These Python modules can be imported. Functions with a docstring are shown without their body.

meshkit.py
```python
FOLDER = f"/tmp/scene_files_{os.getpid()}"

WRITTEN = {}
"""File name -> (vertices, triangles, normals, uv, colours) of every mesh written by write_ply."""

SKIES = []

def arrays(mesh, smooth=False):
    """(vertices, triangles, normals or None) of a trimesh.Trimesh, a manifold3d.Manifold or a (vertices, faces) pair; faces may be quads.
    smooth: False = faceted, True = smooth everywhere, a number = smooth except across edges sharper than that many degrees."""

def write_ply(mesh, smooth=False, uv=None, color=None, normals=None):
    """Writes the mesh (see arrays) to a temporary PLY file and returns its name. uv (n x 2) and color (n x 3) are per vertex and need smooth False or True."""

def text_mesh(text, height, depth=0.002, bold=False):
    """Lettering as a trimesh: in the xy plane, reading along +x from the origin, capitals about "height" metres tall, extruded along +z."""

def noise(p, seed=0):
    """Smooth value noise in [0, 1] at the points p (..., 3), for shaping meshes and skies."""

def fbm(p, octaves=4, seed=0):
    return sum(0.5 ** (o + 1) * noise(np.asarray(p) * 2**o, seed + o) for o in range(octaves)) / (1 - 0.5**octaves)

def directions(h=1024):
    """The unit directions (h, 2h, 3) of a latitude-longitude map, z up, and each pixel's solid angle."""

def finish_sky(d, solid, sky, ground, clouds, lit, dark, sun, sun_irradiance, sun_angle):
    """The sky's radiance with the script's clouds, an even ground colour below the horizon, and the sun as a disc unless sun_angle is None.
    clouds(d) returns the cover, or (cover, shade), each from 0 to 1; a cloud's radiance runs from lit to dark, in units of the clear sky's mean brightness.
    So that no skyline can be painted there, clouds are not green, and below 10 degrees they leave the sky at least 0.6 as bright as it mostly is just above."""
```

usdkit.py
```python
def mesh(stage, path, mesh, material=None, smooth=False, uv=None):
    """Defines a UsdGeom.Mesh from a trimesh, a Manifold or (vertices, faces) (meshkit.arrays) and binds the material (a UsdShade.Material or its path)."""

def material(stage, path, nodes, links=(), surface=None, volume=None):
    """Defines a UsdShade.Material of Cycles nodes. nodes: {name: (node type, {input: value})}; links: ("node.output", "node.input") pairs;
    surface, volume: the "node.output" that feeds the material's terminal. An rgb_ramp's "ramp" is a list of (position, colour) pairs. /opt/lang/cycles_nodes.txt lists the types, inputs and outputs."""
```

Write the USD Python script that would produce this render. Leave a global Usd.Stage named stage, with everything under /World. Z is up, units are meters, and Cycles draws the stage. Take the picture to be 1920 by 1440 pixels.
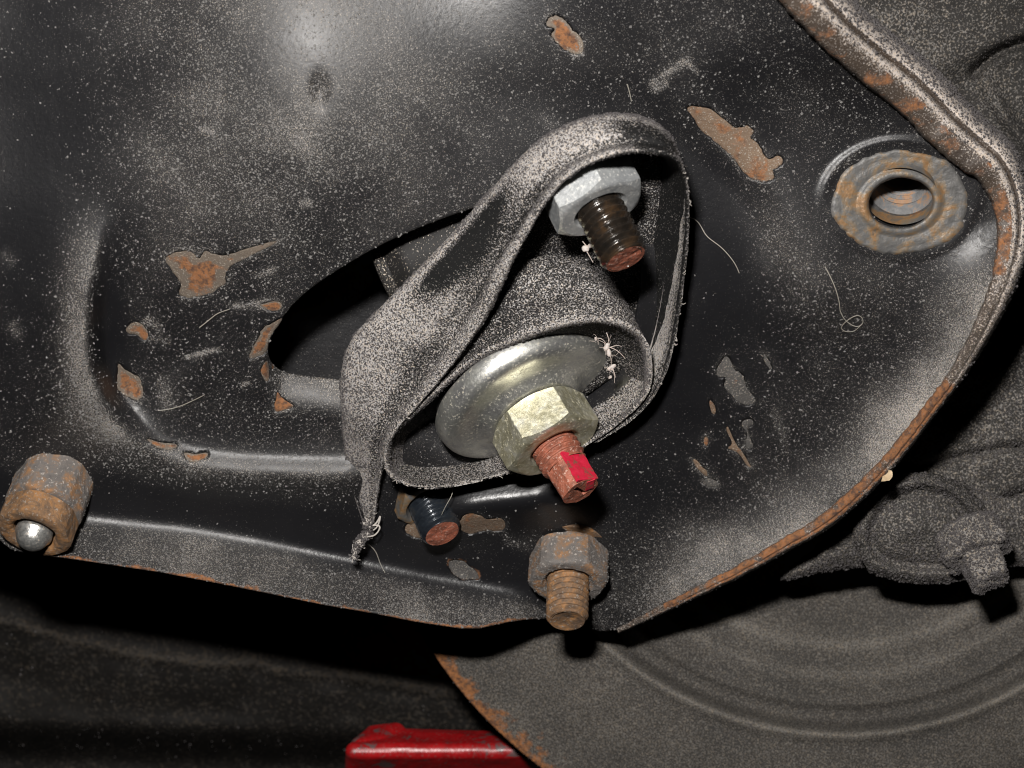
import math, random
import numpy as np
import trimesh, shapely, manifold3d as m3
from shapely.geometry import Polygon, LineString
from shapely.ops import unary_union
from scipy.spatial import Delaunay, cKDTree
from scipy.interpolate import CubicSpline
import usdkit, meshkit
from pxr import Usd, UsdGeom, UsdLux, Gf, Sdf, Vt

rng = np.random.default_rng(7)
stage = Usd.Stage.CreateInMemory()
UsdGeom.SetStageUpAxis(stage, UsdGeom.Tokens.z)
UsdGeom.SetStageMetersPerUnit(stage, 1.0)
UsdGeom.Xform.Define(stage, '/World')
UsdGeom.Scope.Define(stage, '/World/Looks')

# ---------------------------------------------------------------- camera and flash
# Lengths below are in units of S metres: about a tenth of a millimetre. The camera stands D units from the reference plane.
S = 0.2 / 1920
D = 3840.0
cam = UsdGeom.Camera.Define(stage, '/World/camera')
cam.AddTranslateOp().Set(Gf.Vec3d(0, -D * S, 0))
cam.AddRotateXOp().Set(90)
cam.CreateFocalLengthAttr(72.0)
cam.CreateHorizontalApertureAttr(36.0)
cam.CreateVerticalApertureAttr(27.0)
cam.CreateFStopAttr(27.0)
cam.CreateFocusDistanceAttr((D - 60) * S)
cam.CreateClippingRangeAttr(Gf.Vec2f(0.01, 50))

FLASH = np.array([-330.0, -D + 60, 800.0])          # the camera's own flash: above the lens and a little to its left
fl = UsdLux.RectLight.Define(stage, '/World/flash_lamp')
fl.CreateWidthAttr(0.032); fl.CreateHeightAttr(0.018)
fl.CreateIntensityAttr(1900.0)
fl.CreateColorAttr(Gf.Vec3f(1.0, 0.965, 0.93))
_z = FLASH / np.linalg.norm(FLASH); _x = np.cross([0, 0, 1.0], _z); _x /= np.linalg.norm(_x); _y = np.cross(_z, _x)
mt = Gf.Matrix4d(*[float(a) for a in (*_x, 0, *_y, 0, *_z, 0, *(FLASH * S), 1)])
fl.AddTransformOp().Set(mt)

# ---------------------------------------------------------------- helpers
CAM = np.array([0, -D, 0.0])


def P(px, py, d):
    """Point at distance d in front of the reference plane along the line of sight (px, py)."""
    px, py, d = np.broadcast_arrays(np.asarray(px, float), np.asarray(py, float), np.asarray(d, float))
    k = (D - d) / D
    return np.stack([(px - 960) * k, -d, (720 - py) * k], -1)


_names = {}


def numbered(parent, name):
    n = _names.get((parent, name), 0)
    _names[(parent, name)] = n + 1
    return f'{parent}/{name}' if n == 0 else f'{parent}/{name}_{n:03d}'


BASE = {}


def tag(prim, label=None, cat=None, group=None, kind=None):
    for k, v in (('label', label), ('category', cat), ('group', group), ('kind', kind)):
        if v:
            prim.SetCustomDataByKey(k, v)
    return prim


def thing(name, base, label, cat, group=None, kind=None):
    path = numbered('/World', name)
    x = UsdGeom.Xform.Define(stage, path)
    b = np.asarray(base, float) * S
    x.AddTranslateOp().Set(Gf.Vec3d(*map(float, b)))
    BASE[path] = b
    tag(x.GetPrim(), label, cat, group, kind)
    return path


def part(parent, name, mesh, mat, smooth=35, attrs=None, label=None, kind=None):
    """A Mesh prim under a thing (or a part); mesh in scene units: (verts, faces), trimesh or Manifold."""
    path = numbered(parent, name)
    b = BASE.get(parent, np.zeros(3))
    if hasattr(mesh, 'to_mesh'):
        mm = mesh.to_mesh(); mesh = (np.array(mm.vert_properties[:, :3], float), np.array(mm.tri_verts))
    elif isinstance(mesh, trimesh.Trimesh):
        mesh = (np.array(mesh.vertices), np.array(mesh.faces))
    v, f = np.asarray(mesh[0], float) * S - b, np.asarray(mesh[1], int)
    if f.shape[1] == 4:
        f = np.vstack([f[:, [0, 1, 2]], f[:, [0, 2, 3]]])
    m = usdkit.mesh(stage, path, trimesh.Trimesh(v, f, process=False), mat, smooth=True if attrs else smooth)
    BASE[path] = b
    if attrs:
        for k, a in attrs.items():
            UsdGeom.PrimvarsAPI(m).CreatePrimvar(k, Sdf.ValueTypeNames.FloatArray, 'vertex').Set(Vt.FloatArray.FromNumpy(np.asarray(a, np.float32)))
    tag(m.GetPrim(), label=label, kind=kind)
    return path


def smoothstep(a, b, x):
    t = np.clip((np.asarray(x, float) - a) / (b - a), 0, 1)
    return t * t * (3 - 2 * t)


def noise2(x, y, scale, seed=0, oct=3):
    p = np.stack([np.asarray(x, float) / scale, np.asarray(y, float) / scale, np.zeros_like(np.asarray(x, float)) + .37], -1)
    return meshkit.fbm(p.reshape(-1, 3), oct, seed).reshape(np.shape(x))


def noise3(p, scale, seed=0, oct=3):
    return meshkit.fbm(np.asarray(p) / scale, oct, seed)


def spline(pts, n, closed=False):
    pts = np.asarray(pts, float)
    if closed:
        pts = np.vstack([pts, pts[:1]])
    t = np.arange(len(pts))
    cs = CubicSpline(t, pts, bc_type='periodic' if closed else 'natural')
    return cs(np.linspace(0, len(pts) - 1, n, endpoint=not closed))


def path_dist(path, x, y):
    """Signed distance (positive to the right of travel, in picture sense) and position 0..1 along a polyline."""
    q = spline(path, 500)
    tan = np.gradient(q, axis=0)
    dist, i = cKDTree(q).query(np.stack([np.ravel(x), np.ravel(y)], -1))
    dx, dy = np.ravel(x) - q[i, 0], np.ravel(y) - q[i, 1]
    s = np.sign(tan[i, 0] * dy - tan[i, 1] * dx)
    return (dist * s).reshape(np.shape(x)), (i / 499.0).reshape(np.shape(x))


def frame(px, py, d, dx, dy, tilt):
    """Local frame of a bolt at a sight line: axis leaning by tilt degrees from the viewer towards picture direction (dx, dy)."""
    p = P(px, py, d)
    v = CAM - p; v /= np.linalg.norm(v)
    r = np.array([1.0, 0, 0]); r -= r @ v * v; r /= np.linalg.norm(r)
    u = np.cross(v, r)
    if u[2] < 0: u = -u
    w = dx * r - dy * u; w /= np.linalg.norm(w)
    t = math.radians(tilt)
    a = math.sin(t) * w + math.cos(t) * v
    e1 = v - (v @ a) * a; e1 /= np.linalg.norm(e1)
    return p, np.stack([e1, np.cross(a, e1), a])       # rows: local x (towards the viewer), y, z (axis)


def place(mesh, fr, z=0.0, scale=1.0):
    if hasattr(mesh, 'to_mesh'):
        mm = mesh.to_mesh(); v, f = np.array(mm.vert_properties[:, :3], float), np.array(mm.tri_verts)
    else:
        v, f = mesh
    p, R = fr
    return (np.asarray(v, float) * scale + [0, 0, z]) @ R + p, f


def lathe(prof, n=96, ripple=None):
    prof = np.asarray(prof, float)
    th = np.arange(n) / n * 2 * np.pi
    r = prof[:, 0][:, None] * np.ones(n); z = prof[:, 1][:, None] * np.ones(n)
    if ripple is not None:
        r = ripple(r, th[None, :] + 0 * r, z)
    v = np.stack([r * np.cos(th), r * np.sin(th), z], -1).reshape(-1, 3)
    k = len(prof)
    a = (np.arange(k - 1)[:, None] * n + np.arange(n)); b = (np.arange(k - 1)[:, None] * n + (np.arange(n) + 1) % n)
    return v, np.stack([a, b, b + n, a + n], -1).reshape(-1, 4)


def thread(R, length, pitch, depth, lead=0.0, nt=56, z0=0.0, chamfer=8, end_scale=1.0, seed=0):
    nz = int(length / pitch * 10) + 1
    z = np.linspace(0, length, nz); th = np.arange(nt + 1) / nt * 2 * np.pi
    Z, T = np.meshgrid(z, th, indexing='ij')
    ph = (Z / pitch - T / (2 * np.pi) + lead) % 1.0
    tri = np.abs(ph * 2 - 1)
    r = R - depth * np.clip(tri * 1.3 - .15, 0, 1)
    r -= np.clip((Z - (length - chamfer)) / chamfer, 0, 1) * chamfer * .8
    r += (noise3(np.stack([np.cos(T) * R, np.sin(T) * R, Z], -1).reshape(-1, 3), 14, seed).reshape(Z.shape) - .5) * depth * .3
    v = np.stack([r * np.cos(T), r * np.sin(T), Z + z0], -1).reshape(-1, 3)
    i, j = np.meshgrid(np.arange(nz - 1), np.arange(nt), indexing='ij')
    a = i * (nt + 1) + j
    f = np.stack([a, a + 1, a + nt + 2, a + nt + 1], -1).reshape(-1, 4)
    return v, f


def disc(R, z, rough=2.0, seed=0, n=48, rings=7, dish=0.0):
    prof = [(max(R * k / rings, .01), 0) for k in range(rings, -1, -1)]
    v, f = lathe(prof, n)
    rr = np.hypot(v[:, 0], v[:, 1])
    edge = smoothstep(R, R * .8, rr)
    v[:, 2] = z + (noise3(v + [seed * 40, 0, 0], 12, seed) - .5) * rough * 2 * edge - dish * (1 - (rr / R) ** 2)
    return v, f


def hex_nut(AF, h, bore, cham=.13, seed=0, worn=0.0, rnd=1.0):
    AC = AF / math.cos(math.pi / 6)
    hexp = m3.CrossSection([[(AC / 2 * math.cos(math.radians(30 + 60 * k)), AC / 2 * math.sin(math.radians(30 + 60 * k))) for k in range(6)]])
    hexp = hexp.offset(-3, m3.JoinType.Round, 2, 24).offset(3, m3.JoinType.Round, 2, 24)
    body = hexp.extrude(h)
    c = h * cham
    R, r = AC / 2 + 1.5, AF / 2 * .95
    k = (R - r) * .6
    prof = m3.CrossSection([[(0, 0), (r, 0), (R, k), (R, h - k), (r, h), (0, h)]])
    body = body ^ prof.revolve(72)
    if rnd < 1: body = body ^ m3.Manifold.cylinder(h + 2, AC / 2 * rnd, AC / 2 * rnd, 96).translate((0, 0, -1))
    body = body - m3.Manifold.cylinder(h + 20, bore, bore, 64).translate((0, 0, -10))
    body = body - m3.Manifold.cylinder(8, bore, bore + 8, 64).translate((0, 0, h - 8 + .01))
    body = body.refine_to_length(9)
    mm = body.to_mesh(); v, f = np.array(mm.vert_properties[:, :3], float), np.array(mm.tri_verts)
    if worn:
        tm = trimesh.Trimesh(v, f, process=False)
        n = tm.vertex_normals
        v = v + n * ((noise3(v + seed * 31, 13, seed) - .5) * 2 * worn)[:, None]
    return v, f


def fill(poly, spacing, dfun, edge=None, jitter=0.0):
    """Triangulated sheet over a polygon of sight lines at depth dfun(x, y). Returns px, py, faces."""
    edge = edge or spacing
    bpts = []
    for p in ([poly] if poly.geom_type == 'Polygon' else list(poly.geoms)):
        for ring in [p.exterior] + list(p.interiors):
            n = max(int(ring.length / edge), 6)
            bpts.append(np.array([ring.interpolate(i / n, normalized=True).coords[0] for i in range(n)]))
    bp = np.vstack(bpts)
    x0, y0, x1, y1 = poly.bounds
    gx, gy = np.meshgrid(np.arange(x0, x1, spacing), np.arange(y0, y1, spacing * .866))
    gx = gx + (np.arange(gx.shape[0]) % 2)[:, None] * spacing / 2
    g = np.stack([gx.ravel(), gy.ravel()], -1)
    shapely.prepare(poly)
    g = g[shapely.contains_xy(poly, g[:, 0], g[:, 1])]
    dd, _ = cKDTree(bp).query(g)
    g = g[dd > spacing * .55]
    q = np.vstack([bp, g])
    tri = Delaunay(q).simplices
    c = q[tri].mean(1)
    tri = tri[shapely.contains_xy(poly, c[:, 0], c[:, 1])]
    a, b, c = q[tri[:, 0]], q[tri[:, 1]], q[tri[:, 2]]
    cr = (b[:, 0] - a[:, 0]) * (c[:, 1] - a[:, 1]) - (b[:, 1] - a[:, 1]) * (c[:, 0] - a[:, 0])
    tri = np.where((cr > 0)[:, None], tri[:, [0, 2, 1]], tri)      # facing the viewer
    return q[:, 0], q[:, 1], tri[np.abs(cr) > 1e-6]


def solid(x, y, d, tri, thick):
    """Sheet with a back and side walls."""
    n = len(x)
    front, back = P(x, y, d), P(x, y, d - thick)
    e = np.vstack([tri[:, [0, 1]], tri[:, [1, 2]], tri[:, [2, 0]]])
    key = np.sort(e, 1)
    _, idx, cnt = np.unique(key, axis=0, return_index=True, return_counts=True)
    be = e[idx[cnt == 1]]
    sides = np.vstack([np.stack([be[:, 1], be[:, 0], be[:, 0] + n], -1), np.stack([be[:, 1], be[:, 0] + n, be[:, 1] + n], -1)])
    return np.vstack([front, back]), np.vstack([tri, tri[:, ::-1] + n, sides]), be


def grains(parent, name, v, f, dens, n, size, mat, lift=.3, seed=1, flat=.6):
    """Loose dust and grit lying on a surface: n small uneven crystals."""
    r = np.random.default_rng(seed)
    v = np.asarray(v); f = np.asarray(f)
    if f.shape[1] == 4:
        f = np.vstack([f[:, [0, 1, 2]], f[:, [0, 2, 3]]])
        
    cr = np.cross(v[f[:, 1]] - v[f[:, 0]], v[f[:, 2]] - v[f[:, 0]])
    ar = np.linalg.norm(cr, axis=1)
    facing = (cr * (CAM - v[f].mean(1))).sum(1) > 0
    w = ar * np.clip(dens[f].mean(1), 0, None) * facing
    i = r.choice(len(f), n, p=w / w.sum())
    b = r.dirichlet([1, 1, 1], n)
    c = (v[f[i]] * b[:, :, None]).sum(1)
    nn = cr[i] / ar[i][:, None]
    s = size[0] * (size[1] / size[0]) ** (r.random(n) ** 3.0)
    c = c + nn * (s * lift)[:, None]
    o = np.array([[1, 0, 0], [-1, 0, 0], [0, 1, 0], [0, -1, 0], [0, 0, 1], [0, 0, -1.0]])
    of = np.array([[0, 2, 4], [2, 1, 4], [1, 3, 4], [3, 0, 4], [2, 0, 5], [1, 2, 5], [3, 1, 5], [0, 3, 5]])
    q = r.normal(size=(n, 3, 3)); q, _ = np.linalg.qr(q)
    pts = o[None] * (0.6 + .8 * r.random((n, 6, 1))) * (flat + (1 - flat) * r.random((n, 1, 3)))
    pts = np.einsum('nij,njk->nik', pts, q) * s[:, None, None] + c[:, None, :]
    ff = (of[None] + 6 * np.arange(n)[:, None, None]).reshape(-1, 3)
    return part(parent, name, (pts.reshape(-1, 3), ff), mat, smooth=False, kind='stuff')


def tube(pts, r0, r1=None, n=6, seg=None):
    r1 = r0 if r1 is None else r1
    seg = seg or max(12, len(pts) * 6)
    q = spline(pts, seg) if len(pts) > 2 else np.linspace(pts[0], pts[1], seg)
    t = np.gradient(q, axis=0); t /= np.linalg.norm(t, axis=1)[:, None]
    ref = np.array([0.31, .52, .79]); a = np.cross(t, ref); a /= np.linalg.norm(a, axis=1)[:, None]; b = np.cross(t, a)
    th = np.arange(n) / n * 2 * np.pi
    rr = np.linspace(r0, r1, seg)[:, None, None]
    v = q[:, None] + rr * (a[:, None] * np.cos(th)[None, :, None] + b[:, None] * np.sin(th)[None, :, None])
    i, j = np.meshgrid(np.arange(seg - 1), np.arange(n), indexing='ij')
    A, B = i * n + j, i * n + (j + 1) % n
    f = np.stack([A, B, B + n, A + n], -1).reshape(-1, 4)
    caps = [[0, k + 1, k] for k in range(1, n - 1)] + [[(seg - 1) * n, (seg - 1) * n + k, (seg - 1) * n + k + 1] for k in range(1, n - 1)]
    return v.reshape(-1, 3), np.vstack([f[:, [0, 1, 2]], f[:, [0, 2, 3]], np.array(caps)])


def join(ms):
    vs, fs, o = [], [], 0
    for v, f in ms:
        f = np.asarray(f)
        if f.shape[1] == 4:
            f = np.vstack([f[:, [0, 1, 2]], f[:, [0, 2, 3]]])
        vs.append(v); fs.append(f + o); o += len(v)
    return np.vstack(vs), np.vstack(fs)


def bump_mesh(mesh, amp, scale, seed=0):
    v, f = mesh
    f = np.asarray(f)
    if f.shape[1] == 4:
        f = np.vstack([f[:, [0, 1, 2]], f[:, [0, 2, 3]]])
    n = trimesh.Trimesh(v, f, process=False).vertex_normals
    return v + n * ((noise3(v, scale, seed) - .5) * 2 * amp)[:, None], f


# ---------------------------------------------------------------- materials
LK = '/World/Looks/'


def dusty(name, base, dust=(.36, .33, .30), rough=.45, spec=.5, metallic=0.0, lo=.60, hi=.70, gain=.5, film=.25, speck=1500, bump=.15, patch=70, rust=True, base2=None, coat=0.0, sq=False, rdust=0.0):
    """Surface with grains of dust (primvar dust), film of dirt and rust (primvar rust)."""
    n = {
        'geo': ('geometry', {}),
        'sp': ('noise_texture', {'scale': speck, 'detail': 1.5, 'roughness': .6}),
        'pt': ('noise_texture', {'scale': patch, 'detail': 4.0, 'roughness': .6}),
        'st': ('noise_texture', {'scale': 260.0, 'detail': 4.0, 'roughness': .65}),
        'da': ('attribute', {'attribute': 'dust'}), 'ra': ('attribute', {'attribute': 'rust'}),
        'pm': ('map_range', {'from_min': .3, 'from_max': .7, 'to_min': .7, 'to_max': 1.28}),
        'd2': ('math', {'math_type': 'multiply'}),
        'dg': ('math', {'math_type': 'multiply_add', 'value2': gain}),
        'mask': ('map_range', {'from_min': lo, 'from_max': hi, 'to_min': 0, 'to_max': .92, 'clamp': True}),
        'fm': ('math', {'math_type': 'multiply', 'value2': film, 'use_clamp': True}),
        'mx': ('math', {'math_type': 'maximum'}),
        'tint': ('rgb_ramp', {'ramp': [(.0, tuple(c * .75 for c in dust)), (.45, dust), (.7, (dust[0] * 1.2, dust[1] * 1.08, dust[2] * .92)), (1., (dust[0] * 1.5, dust[1] * 1.5, dust[2] * 1.5))]}),
        'sp2': ('noise_texture', {'scale': speck * .8, 'detail': 1.0}),
        'bs': ('mix', {'color1': base, 'color2': base2 or tuple(c * 1.9 for c in base)}),
        'c1': ('mix', {}),
        'rr': ('rgb_ramp', {'ramp': [(.3, (.04, .023, .017)), (.42, (.095, .045, .024)), (.52, (.17, .075, .03)), (.6, (.22, .088, .032)), (.7, (.12, .10, .085)), (.85, (.22, .20, .18))]}),
        'rn': ('noise_texture', {'scale': 900.0, 'detail': 4.0, 'roughness': .7}),
        'rs': ('math', {'math_type': 'add'}),
        'rm': ('map_range', {'from_min': .92, 'from_max': 1.02, 'to_min': 0, 'to_max': 1, 'clamp': True}),
        'rnn': ('map_range', {'from_min': 0, 'from_max': 1, 'to_min': .1, 'to_max': .9}),
        'c2': ('mix', {}),
        'rdd': ('math', {'math_type': 'multiply_add', 'value2': rdust}),
        'rg0': ('math', {'math_type': 'maximum'}),
        'ro': ('map_range', {'from_min': 0, 'from_max': .9, 'to_min': rough, 'to_max': .95, 'clamp': True}),
        'hh': ('math', {'math_type': 'multiply_add', 'value2': .6}),
        'bp': ('bump', {'strength': bump, 'distance': .0006}),
        'bsdf': ('principled_bsdf', {'specular_ior_level': spec, 'metallic': metallic, 'coat_weight': coat, 'coat_roughness': .25}),
    }
    L = [('geo.position', 'sp.vector'), ('geo.position', 'pt.vector'), ('geo.position', 'st.vector'), ('geo.position', 'rn.vector'), ('geo.position', 'sp2.vector'),
         ('pt.fac', 'pm.value'), ('da.fac', 'd2.value1'), ('pm.result', 'd2.value2'), ('d2.value', 'dg.value1'), ('sp.fac', 'dg.value3'),
         ('dg.value', 'mask.value'), ('d2.value', 'fm.value1'), ('mask.result', 'mx.value1'), ('fm.value', 'mx.value2'),
         ('sp2.fac', 'tint.fac'), ('pt.fac', 'bs.fac'), ('bs.color', 'c1.color1'), ('tint.color', 'c1.color2'), ('mx.value', 'c1.fac'),
         ('rn.fac', 'rr.fac'), ('st.fac', 'rnn.value'), ('rnn.result', 'rs.value1'), ('ra.fac', 'rs.value2'), ('rs.value', 'rm.value'),
         ('c1.color', 'c2.color1'), ('rr.color', 'c2.color2'), ('rm.result', 'c2.fac'), ('c2.color', 'bsdf.base_color'),
         ('mx.value', 'rg0.value1'), ('rm.result', 'rg0.value2'), ('d2.value', 'rdd.value1'), ('rg0.value', 'rdd.value3'), ('rdd.value', 'ro.value'), ('ro.result', 'bsdf.roughness'),
         ('mask.result', 'hh.value1'), ('rn.fac', 'hh.value3'), ('hh.value', 'bp.height'), ('bp.normal', 'bsdf.normal')]
    if sq:
        n['sqr'] = ('math', {'math_type': 'multiply'})
        L = [l for l in L if l != ('d2.value', 'fm.value1')] + [('d2.value', 'sqr.value1'), ('d2.value', 'sqr.value2'), ('sqr.value', 'fm.value1')]
    if not rust:
        L = [l for l in L if l != ('ra.fac', 'rs.value2')]; n['rs'][1]['value2'] = 0.0
    return usdkit.material(stage, LK + name, n, L, surface='bsdf.BSDF')


def worn(name, ramp, scale=350.0, detail=5.0, rough=(.35, .6), metallic=0.0, bump=.2, fine=1400, speck=None, spec=.5, coat=0.0):
    """Metal or rust whose tones follow a noise."""
    n = {
        'geo': ('geometry', {}),
        'a': ('noise_texture', {'scale': scale, 'detail': detail, 'roughness': .68, 'distortion': .4}),
        'b': ('noise_texture', {'scale': fine, 'detail': 3.0, 'roughness': .7}),
        'r': ('rgb_ramp', {'ramp': ramp}),
        'ro': ('map_range', {'from_min': .3, 'from_max': .7, 'to_min': rough[0], 'to_max': rough[1], 'clamp': True}),
        's': ('map_range', {'from_min': .58, 'from_max': .66, 'to_min': 0, 'to_max': .8 if speck else 0., 'clamp': True}),
        'c': ('mix', {'color2': speck or (0, 0, 0)}),
        'im': ('math', {'math_type': 'multiply_add', 'value2': -metallic, 'value3': metallic}),
        'h': ('math', {'math_type': 'add'}),
        'bp': ('bump', {'strength': bump, 'distance': .0005}),
        'p': ('principled_bsdf', {'specular_ior_level': spec, 'coat_weight': coat, 'coat_roughness': .12}),
    }
    L = [('geo.position', 'a.vector'), ('geo.position', 'b.vector'), ('a.fac', 'r.fac'), ('r.color', 'c.color1'), ('b.fac', 's.value'), ('s.result', 'c.fac'),
         ('c.color', 'p.base_color'), ('s.result', 'im.value1'), ('im.value', 'p.metallic'), ('b.fac', 'ro.value'), ('ro.result', 'p.roughness'),
         ('a.fac', 'h.value1'), ('b.fac', 'h.value2'), ('h.value', 'bp.height'), ('bp.normal', 'p.normal')]
    return usdkit.material(stage, LK + name, n, L, surface='p.BSDF')


def grit(name, ramp):
    return usdkit.material(stage, LK + name, {
        'g': ('geometry', {}), 'r': ('rgb_ramp', {'ramp': ramp}), 'p': ('principled_bsdf', {'roughness': .7, 'specular_ior_level': .5})},
        [('g.random_per_island', 'r.fac'), ('r.color', 'p.base_color')], surface='p.BSDF')


M_PAINT = dusty('black_paint', (.005, .005, .006), dust=(.30, .285, .27), rough=.30, spec=.42, lo=.715, hi=.86, gain=.23, film=.075, sq=True, rdust=.32, speck=5200, base2=(.010, .010, .011))
M_RUBBER = dusty('dusty_rubber', (.005, .005, .005), dust=(.345, .33, .322), rough=.75, spec=.14, lo=.66, hi=.81, gain=.30, film=.06, sq=True, speck=3300, bump=.3, rust=False)
M_RIM = dusty('rim_metal', (.018, .016, .015), dust=(.42, .38, .35), rough=.55, lo=.60, hi=.82, gain=.38, film=.16, sq=True, speck=3200, bump=.35, base2=(.066, .046, .032))
M_BACK = dusty('dirty_underside', (.012, .012, .012), dust=(.20, .188, .175), rough=.8, spec=.2, lo=.58, hi=.78, gain=.26, film=.10, speck=2300, bump=.5, base2=(.024, .022, .02))
M_DISC = dusty('disc_grey', (.022, .022, .022), dust=(.135, .127, .116), rough=.8, spec=.2, lo=.53, hi=.82, gain=.25, film=.15, speck=3000, bump=.4, base2=(.026, .022, .018))
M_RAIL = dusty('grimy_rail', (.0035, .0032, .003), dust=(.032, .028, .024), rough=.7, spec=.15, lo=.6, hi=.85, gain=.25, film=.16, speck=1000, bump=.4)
M_BLACK = dusty('plain_black', (.004, .004, .004), spec=.2, rough=.6, lo=.68, hi=.8, gain=.25, film=.05, speck=2900, rust=False)
M_PATCH = worn('bare_rusty_steel', [(.25, (.10, .085, .075)), (.42, (.17, .14, .115)), (.52, (.22, .15, .09)), (.60, (.36, .155, .04)), (.75, (.19, .14, .10))], scale=330, rough=(.6, .9), bump=.15, speck=(.3, .28, .25))
M_PATCH2 = worn('tan_rust', [(.25, (.16, .13, .11)), (.45, (.21, .15, .10)), (.58, (.25, .135, .065)), (.75, (.19, .14, .10))], scale=260, rough=(.6, .9), bump=.12, speck=(.32, .29, .25))
M_SCUFF = worn('grey_scuff', [(.25, (.05, .05, .052)), (.5, (.11, .11, .11)), (.62, (.22, .12, .06)), (.8, (.13, .12, .115))], scale=400, rough=(.6, .9), bump=.1)
M_RUST = worn('brown_rust', [(.25, (.045, .031, .024)), (.42, (.10, .06, .034)), (.52, (.155, .085, .04)), (.62, (.24, .115, .04)), (.8, (.12, .10, .085))], scale=420, rough=(.65, .95), bump=.45, speck=(.24, .21, .18))
M_RUSTNUT = worn('rust_on_grey', [(.25, (.06, .055, .052)), (.48, (.105, .093, .085)), (.58, (.15, .095, .06)), (.68, (.24, .12, .05)), (.85, (.16, .145, .13))], scale=330, rough=(.6, .9), bump=.4, speck=(.33, .30, .27))
M_RUSTRED = worn('red_brown_rust', [(.25, (.075, .028, .018)), (.45, (.19, .06, .034)), (.6, (.28, .085, .048)), (.8, (.34, .16, .11))], scale=450, rough=(.5, .9), bump=.5, speck=(.45, .30, .24))
M_RING = worn('ring_steel', [(.25, (.05, .05, .052)), (.46, (.10, .097, .093)), (.54, (.14, .105, .07)), (.60, (.19, .105, .045)), (.68, (.10, .08, .06)), (.85, (.17, .155, .14))], scale=200, rough=(.4, .7), bump=.35, metallic=.25)
M_ZINC = worn('dull_zinc', [(.2, (.34, .355, .365)), (.45, (.54, .56, .57)), (.6, (.66, .68, .68)), (.8, (.78, .79, .78))], scale=230, rough=(.34, .52), metallic=.72, bump=.1, fine=1700, speck=(.5, .47, .42))
M_WASHER = worn('washer_zinc', [(.2, (.26, .26, .255)), (.42, (.42, .42, .41)), (.58, (.52, .52, .48)), (.8, (.6, .6, .59))], scale=200, rough=(.30, .46), metallic=.86, bump=.09, fine=1600, speck=(.36, .32, .24))
M_GOLD = worn('yellow_zinc', [(.2, (.27, .24, .14)), (.42, (.50, .475, .33)), (.55, (.62, .60, .46)), (.7, (.74, .73, .64)), (.9, (.85, .85, .8))], scale=420, rough=(.33, .5), metallic=.82, bump=.14, fine=1500, speck=(.55, .5, .36))
M_OIL = worn('oily_black_thread', [(.3, (.010, .009, .008)), (.5, (.022, .017, .013)), (.7, (.06, .035, .018))], scale=300, rough=(.12, .28), metallic=.35, bump=.15, coat=.8)
M_OIL2 = worn('blue_black_thread', [(.3, (.010, .012, .016)), (.5, (.02, .025, .032)), (.7, (.04, .04, .04))], scale=300, rough=(.15, .3), metallic=.4, bump=.12, coat=.6)
M_BRIGHT = worn('bright_steel', [(.3, (.35, .35, .34)), (.6, (.55, .55, .53)), (.8, (.62, .6, .56))], scale=260, rough=(.24, .44), metallic=.85, bump=.2, speck=(.2, .15, .1))
M_REDMARK = worn('red_marking_paint', [(.3, (.14, .05, .035)), (.40, (.20, .05, .04)), (.44, (.38, .010, .028)), (.6, (.46, .013, .04)), (.8, (.52, .05, .08))], scale=500, rough=(.35, .5), bump=.15, fine=1500)
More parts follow.
